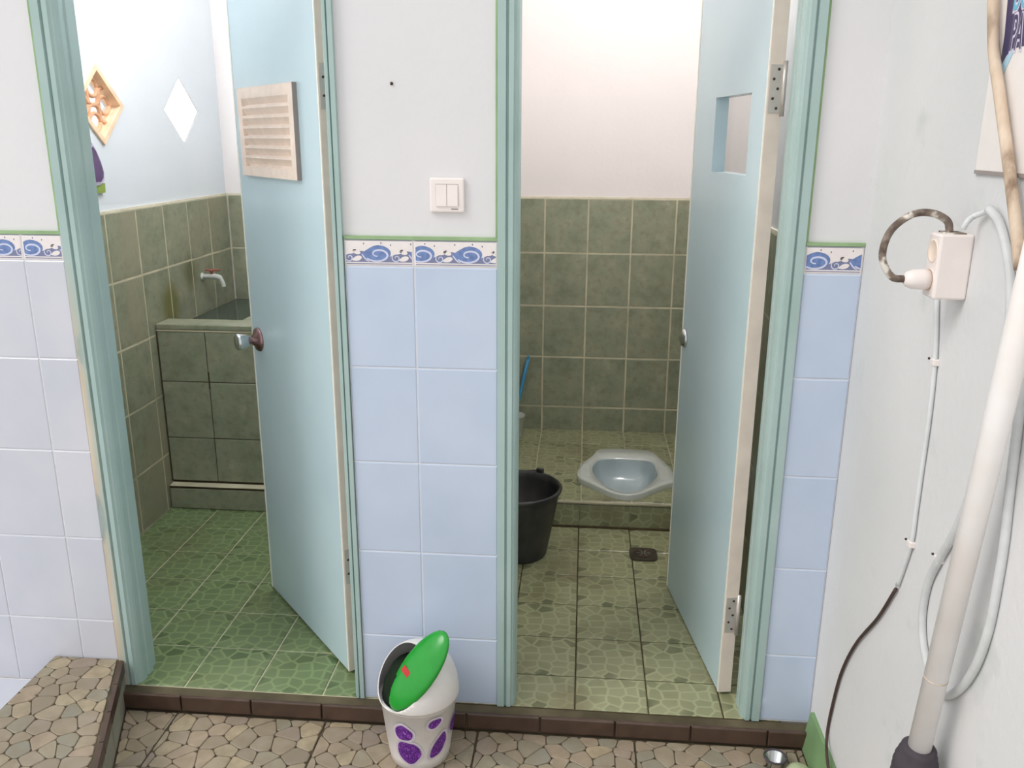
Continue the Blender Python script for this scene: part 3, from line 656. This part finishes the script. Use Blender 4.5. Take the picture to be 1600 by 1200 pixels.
bm = NB(); dring(bm, 1.64, 1.65, 0.1595, 0.1355, 0.150, 0.127, -1.366, -1.299); mk('frame', bm, 'plaster_white', ws)
tag(ws, 'white diamond shaped pane in the left wall, its own glow standing in for daylight', 'window', kind='structure')
# hanging sachet
sa = empty('hanging_sachet', (-1.296, 0.90, 1.35)); 
bm = NB(); prof = [(-0.055, 0.02), (-0.03, 0.0), (0.03, 0.0), (0.052, 0.015), (0.058, 0.04), (0.045, 0.08), (0.02, 0.125), (0.0, 0.145), (-0.03, 0.12), (-0.052, 0.07)]
prism(bm, [(0.001, y, z+0.03) for y, z in prof], (0.014, 0, 0)); bmesh.ops.bevel(bm, geom=list(bm.edges), offset=0.003, segments=2, affect='EDGES'); p = mk('pouch', bm, 'sachet_foil', sa)
bm = NB(); prism(bm, [(0.0155, y*0.82, z*0.82+0.042) for y, z in prof], (0.001, 0, 0)); mk('pouch_print', bm, 'sachet_purple', p)
bm = NB(); prism(bm, [(0.002, -0.05, 0.002), (0.002, 0.056, 0.004), (0.002, 0.060, 0.036), (0.002, -0.05, 0.034)], (0.008, 0, 0)); mk('card', bm, 'card_green', sa)
tag(sa, 'small purple sachet with green card hung on the left wall below the terracotta vent', 'sachet')

# unseen lamps added to brighten both cubicles (double switch is between the doors)
def bulb(x, y, z, power, col, label):
    e = empty('added_lamp', (x, y, z))
    bm = NB(); lathe(bm, [(0.005, 0.115), (0.022, 0.112), (0.022, 0.07), (0.016, 0.062)], 20); mk('lamp_holder', bm, 'plastic_white', e)
    bm = NB(); tube(bm, [(0, 0, 0.115), (0, 0, HW-z-0.005)], 0.004, 8); mk('cord', bm, 'plastic_white', e)
    bm = NB(); lathe(bm, [(0.035, HW-z-0.03), (0.04, HW-z-0.005)], 20); mk('ceiling_rose', bm, 'plastic_white', e)
    m = NT('bulb_glow_%d' % (x > 0)); m.b.inputs['Emission Color'].default_value = col+(1,); m.b.inputs['Emission Strength'].default_value = power/(4*PI*PI*0.035**2)
    bm = NB(); lathe(bm, [(0.012, 0.062), (0.028, 0.04), (0.035, 0.012), (0.031, -0.012), (0.018, -0.028), (0.0, -0.033)], 20, None, cap0=False, cap1=False); mk('bulb', bm, m.m.name, e)
    return tag(e, label, 'lamp')
bulb(-0.68, 0.80, 2.45, ADDED_LAMP_L, (0.98, 0.99, 1.0), 'unseen bare bulb on a cord added to brighten the left cubicle')
bulb(0.86, 0.80, 2.45, ADDED_LAMP_R, (1.0, 0.955, 0.93), 'unseen bare bulb on a cord added to brighten the right cubicle')

# ================================================================== RIGHT CUBICLE
# squat toilet
sq = empty('squat_toilet', (0.60, 1.42, ZP))
OUT = [(.47, 1.60), (.485, 1.675), (.54, 1.692), (.60, 1.695), (.66, 1.692), (.735, 1.682), (.76, 1.60), (.795, 1.50), (.812, 1.40), (.808, 1.325), (.75, 1.285), (.70, 1.232), (.65, 1.185), (.598, 1.165), (.545, 1.185), (.495, 1.235), (.45, 1.285), (.402, 1.335), (.398, 1.41), (.425, 1.51)]
INN = [(.482, 1.54), (.495, 1.575), (.54, 1.590), (.60, 1.595), (.66, 1.592), (.715, 1.585), (.735, 1.55), (.737, 1.50), (.742, 1.44), (.732, 1.385), (.710, 1.330), (.680, 1.270), (.643, 1.225), (.598, 1.200), (.555, 1.225), (.518, 1.270), (.490, 1.330), (.474, 1.385), (.466, 1.44), (.467, 1.50)]
def ring(poly, k, z, c=(0.60, 1.42)): return [((x-c[0])*k, (y-c[1])*k, z) for x, y in poly]
def cham(p):
    out = []
    for i in range(len(p)):
        a, b = p[i], p[(i+1) % len(p)]; out += [(a[0]*.75+b[0]*.25, a[1]*.75+b[1]*.25), (a[0]*.25+b[0]*.75, a[1]*.25+b[1]*.75)]
    return out
OUT2, INN2 = cham(OUT), cham(INN)
def loft(bm, rings, mi=0, capl=False):
    R_ = [[bm.verts.new(p) for p in r] for r in rings]; n = len(R_[0])
    for a, b in zip(R_, R_[1:]):
        for i in range(n): f = bm.faces.new((a[i], a[(i+1) % n], b[(i+1) % n], b[i])); f.smooth = True; f.material_index = mi
    if capl: f = bm.faces.new(R_[-1]); f.smooth = True; f.material_index = mi
mid = [((a[0]*0.5+b[0]*0.5), (a[1]*0.5+b[1]*0.5)) for a, b in zip(OUT2, INN2)]
bm = NB(); loft(bm, [ring(OUT2, 1.0, -0.002), ring(OUT2, 1.0, 0.020), ring(OUT2, 0.985, 0.026), ring(mid, 1.0, 0.020), ring(INN2, 1.03, 0.020), ring(INN2, 1.0, 0.012)]); mk('rim', bm, 'ceramic_blue', sq)
bm = NB(); c2 = (0.60, 1.40); loft(bm, [ring(INN2, 1.0, 0.012), ring(INN2, 0.97, -0.015), ring(INN2, 0.90, -0.05), [((x-0.60)*0.72, (y-1.42)*0.75-0.015, -0.085) for x, y in INN2], [((x-0.60)*0.40, (y-1.42)*0.5-0.05, -0.10) for x, y in INN2], [((x-0.60)*0.12, (y-1.42)*0.2-0.09, -0.104) for x, y in INN2]], 0, True); mk('bowl', bm, 'ceramic_bowl', sq)
bm = NB(); lathe(bm, [(0.052, 0), (0.0, 0.0005)], 24, Matrix.Translation((0, -0.10, -0.094)) @ Matrix.Diagonal((1.1, 0.75, 1, 1)), cap1=False); mk('standing_water', bm, 'water_dirty', sq)
for s in (-1, 1):
    bm = NB(); box(bm, (s*0.166-0.022, -0.075, 0.017), (s*0.166+0.022, 0.075, 0.0245), 0, 0.003); mk('foot_rest', bm, 'ceramic_blue', sq)
tag(sq, 'pale blue ceramic squat toilet set in the raised platform', 'toilet')
# cut the platform where the bowl sinks: recess built with a boolean
cb = NB(); prism(cb, [(x, y, ZP-0.115) for x, y in [((p[0]-0.60)*1.01+0.60, (p[1]-1.42)*1.01+1.42) for p in INN2]], (0, 0, 0.2)); cut = mk('cutter', cb, 'grout_green')
bpy.context.view_layer.update()
for o in [plat]+[c for c in plat.children if c.name.startswith('floor_tile')]:
    md = o.modifiers.new('b', 'BOOLEAN'); md.object = cut; md.operation = 'DIFFERENCE'; md.solver = 'EXACT'
bpy.context.view_layer.update(); dg = bpy.context.evaluated_depsgraph_get()
for o in [plat]+[c for c in plat.children if c.name.startswith('floor_tile')]:
    me = bpy.data.meshes.new_from_object(o.evaluated_get(dg)); o.modifiers.clear(); o.data = me
bpy.data.objects.remove(cut)
# bucket
bk = empty('bucket', (0.187, 0.915, 0.05))
bm = NB(); lathe(bm, [(0.104, 0.0), (0.108, 0.01), (0.148, 0.235), (0.150, 0.24), (0.150, 0.25), (0.158, 0.252), (0.161, 0.262), (0.156, 0.268), (0.149, 0.266), (0.146, 0.24), (0.103, 0.012), (0.0, 0.010)], 48, None, cap1=False); mk('body', bm, 'bucket_black', bk)
for a in (0.35*PI, 1.35*PI):
    bm = NB(); box(bm, (0.150, -0.014, 0.245), (0.166, 0.014, 0.282), 0, 0.003); bmesh.ops.transform(bm, matrix=Matrix.Rotation(a, 4, 'Z'), verts=bm.verts); mk('handle_lug', bm, 'bucket_black', bk)
ca, sa_ = math.cos(0.35*PI), math.sin(0.35*PI); hp = []
for i in range(21):
    t = PI*i/20; r = 0.166; hp.append((r*math.cos(t)*ca-0.10*math.sin(t)*sa_*1.5, r*math.cos(t)*sa_+0.10*math.sin(t)*ca*1.5, 0.270-0.02*math.sin(t)))
bm = NB(); tube(bm, hp, 0.003, 8); mk('bail_handle', bm, 'metal_dark', bk)
tag(bk, 'black plastic bucket on the floor of the right cubicle', 'bucket')
# floor drain
dr = empty('floor_drain', (0.655, 0.930, 0.05))
bm = NB(); P = [(0.052*(1 if abs(math.cos(a)) > abs(math.sin(a))*0.4 else 0.9)*math.copysign(abs(math.cos(a))**0.45, math.cos(a)), 0.052*math.copysign(abs(math.sin(a))**0.45, math.sin(a)), 0.0005) for a in [2*PI*i/32 for i in range(32)]]; prism(bm, P, (0, 0, 0.004)); mk('plate', bm, 'metal_dark', dr)
bm = NB(); lathe(bm, [(0.030, 0.0045), (0.030, 0.007), (0.026, 0.008), (0.024, 0.0055), (0.0, 0.005)], 24, None, cap1=False); mk('grate_ring', bm, 'screw_dark', dr)
for k in range(6):
    bm = NB(); box(bm, (0.004, -0.0022, 0.0055), (0.025, 0.0022, 0.0085)); bmesh.ops.transform(bm, matrix=Matrix.Rotation(PI/3*k, 4, 'Z'), verts=bm.verts); mk('grate_bar', bm, 'chrome', dr)
tag(dr, 'dark square floor drain with metal grate in the right cubicle floor', 'drain')
# toilet brush and holder
hd = empty('brush_holder', (0.098, 1.88, ZP))
bm = NB(); lathe(bm, [(0.034, 0), (0.036, 0.004), (0.044, 0.105), (0.047, 0.108), (0.047, 0.113), (0.042, 0.113), (0.033, 0.006), (0.0, 0.005)], 28, None, cap1=False); mk('cup', bm, 'plastic_grey_white', hd)
tag(hd, 'small greyish white cup holder on the platform in the right cubicle', 'holder')
br = empty('toilet_brush', (0.098, 1.88, ZP+0.006))
bm = NB(); tube(bm, [(0.0, 0, 0.05), (0.010, 0.02, 0.15), (0.040, 0.085, 0.30), (0.053, 0.108, 0.36)], [0.006, 0.006, 0.009, 0.008], 12); h = mk('handle', bm, 'plastic_blue', br)
bm = NB(); lathe(bm, [(0.006, -0.003), (0.006, 0.003)], 12, Matrix.Translation((0.0555, 0.110, 0.365)) @ Matrix.Rotation(PI/2, 4, 'Y')); lathe(bm, [(0.011, -0.004), (0.011, 0.004)], 16, Matrix.Translation((0.052, 0.107, 0.362)) @ Matrix.Rotation(PI/2, 4, 'Y')); mk('hanging_loop', bm, 'plastic_blue', h)
bm = NB(); lathe(bm, [(0.018, 0.0), (0.027, 0.02), (0.027, 0.05), (0.014, 0.065)], 20); mk('bristles', bm, 'plastic_grey_white', br)
tag(br, 'toilet brush with bright blue plastic handle leaning on the green tiles', 'brush')
# lime bottle
lm = empty('plastic_bottle', (0.905, 1.945, ZP))
bm = NB(); lathe(bm, [(0.034, 0), (0.037, 0.004), (0.037, 0.055), (0.030, 0.08), (0.016, 0.095), (0.012, 0.10), (0.012, 0.112), (0.0, 0.113)], 24, None, cap1=False); mk('body', bm, 'plastic_lime', lm)
bm = NB(); lathe(bm, [(0.014, 0.101), (0.014, 0.12), (0.0, 0.121)], 18, None, cap1=False); mk('cap', bm, 'plastic_grey_white', lm)
tag(lm, 'lime green plastic bottle on the platform behind the right door', 'bottle')

# ================================================================== CORRIDOR THINGS
# light switch
lw = empty('light_switch', (0.0815, T, 1.4175))
bm = NB(); box(bm, (-0.0405, -0.010, -0.0395), (0.0405, 0.0, 0.0395), 0, 0.004); mk('plate', bm, 'plastic_white', lw)
bm = NB(); box(bm, (-0.0265, -0.0104, -0.0245), (0.0265, -0.009, 0.0255)); mk('gap_line', bm, 'line_grey', lw)
for a, b in ((-0.0258, -0.0006), (0.0006, 0.0258)):
    bm = NB(); prism(bm, [(a, -0.009, -0.0245), (a, -0.0135, -0.0245), (a, -0.0118, 0.0245), (a, -0.009, 0.0245)], (b-a, 0, 0)); mk('rocker', bm, 'plastic_white', lw)
bm = NB(); box(bm, (0.010, -0.0104, -0.0325), (0.026, -0.0099, -0.030)); mk('brand_mark', bm, 'line_grey', lw)
tag(lw, 'white double rocker light switch on the plaster between the doors', 'light switch')
# trash bin
tb = empty('trash_bin', (0.012, -0.145, 0.0))
bm = NB(); lathe(bm, [(0.070, 0.002), (0.076, 0.006), (0.080, 0.03), (0.097, 0.178), (0.101, 0.180), (0.101, 0.186), (0.094, 0.186), (0.075, 0.03), (0.07, 0.008), (0, 0.007)], 40, None, cap1=False); body = mk('body', bm, 'bin_white', tb)
bm = NB(); seg = 64; prof = [(0.1025, 0.184), (0.1035, 0.190)]+[(0.1035*math.cos(a_)**0.8, 0.190+0.128*math.sin(a_)) for a_ in [PI/2*i_/30 for i_ in range(1, 30)]]
rg = [[bm.verts.new((r*math.cos(2*PI*i/seg), r*math.sin(2*PI*i/seg), z)) for i in range(seg)] for r, z in prof]
ax = Vector((-0.50, -0.62, 0.62)).normalized()
for a, b in zip(rg, rg[1:]):
    for i in range(seg):
        vs = (a[i], a[(i+1) % seg], b[(i+1) % seg], b[i]); c = sum((v_.co for v_ in vs), Vector())/4; d = Vector((c.x, c.y, (c.z-0.20)*1.0)).normalized()
        f = bm.faces.new(vs); f.smooth = True
bm.faces.new(rg[-1]); bmesh.ops.bisect_plane(bm, geom=list(bm.verts)+list(bm.edges)+list(bm.faces), plane_co=Vector((0, 0, 0.19))+ax*0.078, plane_no=ax, clear_outer=True); bmesh.ops.solidify(bm, geom=list(bm.faces), thickness=0.0025); mk('dome_lid', bm, 'bin_white', tb)
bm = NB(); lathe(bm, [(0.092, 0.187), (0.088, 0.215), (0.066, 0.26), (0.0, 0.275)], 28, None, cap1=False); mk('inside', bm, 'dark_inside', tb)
bm = NB(); bmesh.ops.create_uvsphere(bm, u_segments=28, v_segments=14, radius=1.0)
lx = Vector((0.56, 0.16, 0.80)).normalized(); nrm = Vector((-0.55, -0.70, 0.40)); nrm = (nrm-lx*nrm.dot(lx)).normalized(); sd = lx.cross(nrm)
M = Matrix(((lx.x, sd.x, nrm.x, 0.014), (lx.y, sd.y, nrm.y, -0.058), (lx.z, sd.z, nrm.z, 0.285), (0, 0, 0, 1))) @ Matrix.Diagonal((0.120, 0.053, 0.018, 1)); bmesh.ops.transform(bm, matrix=M, verts=bm.verts)
fl = mk('swing_flap', bm, 'plastic_green', tb, True)
c0 = Vector((0.014, -0.058, 0.285))+nrm*0.0170-lx*0.020-sd*0.018
bm = NB(); prism(bm, [c0+lx*a+sd*b for a, b in ((-0.008, -0.014), (0.008, -0.014), (0.008, 0.014), (-0.008, 0.014))], nrm*0.001); mk('sticker', bm, 'sticker_red', fl)
def decal(ang, z, ra, rz, mat, lift, rot=0):
    bm = NB(); vs = []
    for i in range(26):
        t = 2*PI*i/26; x, y = ra*math.cos(t), rz*math.sin(t)*(1+0.12*math.cos(3*t)); xx, yy = x*math.cos(rot)-y*math.sin(rot), x*math.sin(rot)+y*math.cos(rot)
        zz = z+yy; R_ = 0.080+(zz-0.03)*(0.017/0.148)+lift; an = ang+xx/R_; vs.append((R_*math.cos(an), R_*math.sin(an), zz))
    ctr = bm.verts.new((sum(v_[0] for v_ in vs)/26*1.02, sum(v_[1] for v_ in vs)/26*1.02, z)); V = [bm.verts.new(v_) for v_ in vs]
    R0 = 0.080+(z-0.03)*(0.017/0.148)+lift; ctr.co = (R0*math.cos(ang), R0*math.sin(ang), z)
    for i in range(26): bm.faces.new((ctr, V[i], V[(i+1) % 26]))
    return mk('flower_decal', bm, mat, body, True)
for i, (dx, z, ra, rz, ro) in enumerate([(-0.3, 0.066, 0.030, 0.034, 0.4), (0.62, 0.075, 0.018, 0.036, -0.5), (-0.42, 0.125, 0.024, 0.022, -0.3), (0.45, 0.150, 0.018, 0.012, 0.3), (1.35, 0.11, 0.028, 0.024, 0.2)]):
    an = -PI/2+0.17+dx*1.0; decal(an, z, ra+0.007, rz+0.007, 'bin_lavender', 0.0012, ro); decal(an, z, ra, rz, 'glitter_purple', 0.0020, ro)
tag(tb, 'small white trash bin with purple flower print and open green swing lid', 'trash bin')

# socket box and plug on the right wall
XW = 1.037
sb = empty('socket_box', (XW, -0.522, 1.29))
bm = NB(); box(bm, (-0.054, -0.024, 0.0), (0.0, 0.026, 0.108), 0, 0.004); mk('housing', bm, 'plastic_white', sb)
for z in (0.078, 0.030):
    bm = NB(); lathe(bm, [(0.0195, 0.0), (0.0195, 0.0012), (0.0175, 0.0012), (0.0165, 0.0003), (0.0, 0.0002)], 26, Matrix.Translation((-0.0538, 0.001, z)) @ Matrix.Rotation(-PI/2, 4, 'Y'), cap1=False); s_ = mk('socket_face', bm, 'vent_cream', sb)
bm = NB(); box(bm, (-0.042, -0.020, 0.1075), (-0.012, 0.020, 0.110)); mk('top_grime', bm, 'cable_dirty', sb)
tag(sb, 'white surface mounted double socket box on the right wall', 'socket')
pg = empty('power_plug', (XW-0.0555, -0.521, 1.320))
bm = NB(); lathe(bm, [(0.017, 0.0), (0.0175, 0.012), (0.0165, 0.026), (0.0125, 0.036), (0.008, 0.040)], 20, Matrix.Rotation(-PI/2, 4, 'Y')); mk('plug_body', bm, 'plastic_white', pg)
def RW(px, py, off):          # point on the right wall seen at a photograph pixel, set off from the wall
    d = _r*((px-800)/FPX)-_u*((py-600)/FPX)+_f; t = (XW-off-cam.matrix_world[0][3])/d.x; return Vector((0.40064, -2.01838, 1.54506))+d*t
loop = spline([(-0.038, 0.0, 0.0), (-0.060, 0.002, 0.004), (-0.078, 0.004, 0.036), (-0.070, 0.006, 0.078), (-0.040, 0.006, 0.106), (-0.008, 0.004, 0.110), (0.018, 0.002, 0.098), (0.024, 0.0, 0.079)], 7)
bm = NB(); tube(bm, loop, 0.0062, 10); mk('cord', bm, 'cable_dirty', pg)
tag(pg, 'white plug with grimy looped cord in the lower socket', 'plug')
def cable(name, pts, r, mat, label, off=None, cat='cable', clips=()):
    e = empty(name, pts[0]); P = [p-pts[0] for p in pts]
    bm = NB(); tube(bm, spline(P, 8), r, 10); mk('sheath', bm, mat, e)
    for c in clips:
        q = c-pts[0]; bm = NB(); box(bm, q+Vector((-0.006, -0.008, -0.006)), q+Vector((r+0.002, 0.008, 0.006)), 0, 0.002); k = mk('clip', bm, 'plastic_white', e)
        bm = NB(); lathe(bm, [(0.0022, 0), (0.0022, 0.003), (0.0, 0.0032)], 10, Matrix.Translation(q+Vector((-0.005, 0.012, 0.004))) @ Matrix.Rotation(-PI/2, 4, 'Y'), cap1=False); mk('nail', bm, 'screw_dark', k)
    return tag(e, label, cat)
W = lambda *ps: [RW(x, y, o) for x, y, o in ps]
cable('power_cable', W((1464, 466, .0055), (1461, 560, .0055), (1452, 650, .0055), (1440, 735, .0055), (1431, 800, .0055), (1423, 852, .0055), (1402, 915, .0055)), 0.0042, 'cable_painted', 'thin white painted cable running down the wall below the socket box', clips=W((1461, 566, .005), (1424, 850, .005)))
cable('power_cable', W((1400, 920, .0055), (1372, 965, .0055), (1338, 1005, .0055), (1315, 1050, .0055), (1300, 1105, .0055), (1292, 1150, .006), (1293, 1190, .022), (1302, 1240, .022)), 0.0035, 'cable_brown', 'dark brown cable trailing down to the green skirting')
cable('power_cable', W((1545, 326, .012), (1562, 350, .008), (1574, 400, .007), (1579, 460, .007), (1572, 560, .007), (1545, 690, .007), (1514, 778, .007), (1492, 832, .007), (1470, 870, .007), (1450, 912, .007), (1441, 965, .007), (1444, 1015, .007), (1456, 1060, .007), (1475, 1086, .007), (1500, 1076, .007), (1525, 1040, .007), (1545, 982, .007), (1560, 905, .007), (1570, 840, .007), (1580, 750, .007), (1598, 610, .007), (1625, 430, .007)), 0.0070, 'cable_grey', 'thick pale grey cable looping down behind the white pipe', clips=W((1467, 874, .006),))
cable('power_cable', W((1505, 357, .030), (1512, 346, .026), (1522, 338, .014), (1538, 332, .008), (1548, 327, .008)), 0.0045, 'cable_painted', 'short paint covered cable leaving the top of the socket box')
cable('conduit', W((1552, -40, .016), (1552, 40, .016), (1554, 90, .016), (1562, 150, .016), (1574, 240, .016), (1585, 330, .016), (1594, 420, .016)), 0.0085, 'conduit_beige', 'stained beige conduit curving down beside the banner', cat='conduit')
# white pipe in a dark rubber collar
top = RW(1660, 232, .050); bot = RW(1432, 1186, .050); dirn = (top-bot).normalized()
pp = empty('leaning_pipe', (bot.x-0.0, bot.y+0.03, 0.0)); o0 = Vector(pp.location)
bm = NB(); tube(bm, [top+dirn*0.5-o0, bot-o0], 0.0185, 24); mk('pipe', bm, 'pvc_white', pp)
bm = NB(); c = bot+dirn*0.175; 
for q, w in ((bot+dirn*0.175, 0.0004),): tube(bm, [q-o0, q+dirn*0.0015-o0], 0.0185+w, 24)
mk('scuff_mark', bm, 'conduit_beige', pp)
bm = NB(); A = bot+dirn*0.030
pr = []; ra = []
for i in range(15):
    pr.append(A-dirn*0.006*i-o0); ra.append((0.0205 if i == 0 else 0.0245+0.0095*min(1, i/6))+(0.0022 if i % 2 else 0))
tube(bm, pr, ra, 32); mk('rubber_collar', bm, 'rubber_dark', pp)
bm = NB(); q = A-dirn*0.075; tube(bm, [q-o0, q-dirn*0.05-o0, Vector((q.x, q.y+0.02, 0.35))-o0, Vector((q.x, q.y+0.03, 0.0))-o0], 0.026, 24); mk('lower_pipe', bm, 'pvc_white', pp)
tag(pp, 'white plastic pipe leaning along the right wall in a dark rubber collar', 'pipe')
# banner
bn = empty('wall_banner', (XW, -0.515, 1.50))
def YZ(px, py): q = RW(px, py, 0.003)-Vector((XW, -0.515, 1.50)); return q.y, q.z
def bpoly(name, pix, mat, x): 
    bm = NB(); prism(bm, [(x, *YZ(a, b)) for a, b in pix], (-0.0004, 0, 0)); return mk(name, bm, mat, bn)
bm = NB(); box(bm, (-0.003, -0.85, 0.0), (-0.0005, 0.0, 0.60)); mk('sheet', bm, 'banner_white', bn)
bm = NB(); box(bm, (-0.0045, -0.85, -0.006), (-0.0005, 0.0, 0.0)); mk('bottom_shade', bm, 'line_grey', bn)  # grey strip paints the shade below the sheet
bpoly('navy_print', [(1577, -20), (1575, 0), (1570, 55), (1562, 108), (1572, 88), (1582, 76), (1600, 72), (1640, 66), (1640, -20)], 'print_navy', -0.0031)
bpoly('ice_band', [(1562, 108), (1572, 90), (1582, 77), (1583, 84), (1572, 108), (1564, 128)], 'print_ice', -0.0033)
def text(s, px, py, h, mat, x, off, name):
    cu = bpy.data.curves.new(name, 'FONT'); cu.body = s; cu.size = h; cu.offset = off; cu.extrude = 0.0002; to = bpy.data.objects.new(name, cu); C.objects.link(to); bpy.context.view_layer.update()
    me = bpy.data.meshes.new_from_object(to.evaluated_get(bpy.context.evaluated_depsgraph_get())); bpy.data.objects.remove(to); me.materials.clear(); me.materials.append(MATS[mat])
    y, z = YZ(px, py); M = Matrix(((0, 0, -1, x), (-0.42, 0, 0, y), (0, 1, 0, z), (0, 0, 0, 1))); return inst(name, me, bn, M)
for w_, px_, py_, fill in (('PA', 1577, 80, 'print_navy'), ('DU', 1583, 17, 'print_cyan')):
    text(w_, px_, py_, 0.074, 'print_pale', -0.0036, 0.0042, 'lettering_outline'); text(w_, px_, py_, 0.074, fill, -0.0042, 0.0, 'lettering')
tag(bn, 'white wall banner with navy print and bold letters at top right', 'banner')
# small things on the floor in the right corner
mc = empty('metal_cup', (0.925, -0.118, 0.0))
bm = NB(); lathe(bm, [(0.020, 0.0), (0.022, 0.002), (0.026, 0.030), (0.0275, 0.032), (0.025, 0.032), (0.021, 0.004), (0.0, 0.003)], 24, None, cap1=False); mk('body', bm, 'chrome', mc)
bm = NB(); tube(bm, [(0.0275*math.cos(2*PI*i/24), 0.0275*math.sin(2*PI*i/24), 0.031) for i in range(25)], 0.003, 8); mk('rim', bm, 'rubber_dark', mc)
tag(mc, 'small dark rimmed metal cup on the stones by the green skirting', 'cup')
bw = empty('upturned_bowl', (0.978, -0.150, 0.0))
bm = NB(); lathe(bm, [(0.034, 0.0), (0.0345, 0.004), (0.030, 0.020), (0.020, 0.028), (0.0, 0.030)], 28, None, cap1=False); mk('shell', bm, plain('plastic_pale_green', srgb(176, 186, 146), 0.4).name, bw)
bm = NB(); tube(bm, [(0.0345*math.cos(2*PI*i/28), 0.0345*math.sin(2*PI*i/28), 0.003) for i in range(29)], 0.002, 6); mk('lip', bm, 'plastic_pale_green', bw)
tag(bw, 'pale green upturned plastic bowl in the corner by the green skirting', 'bowl')
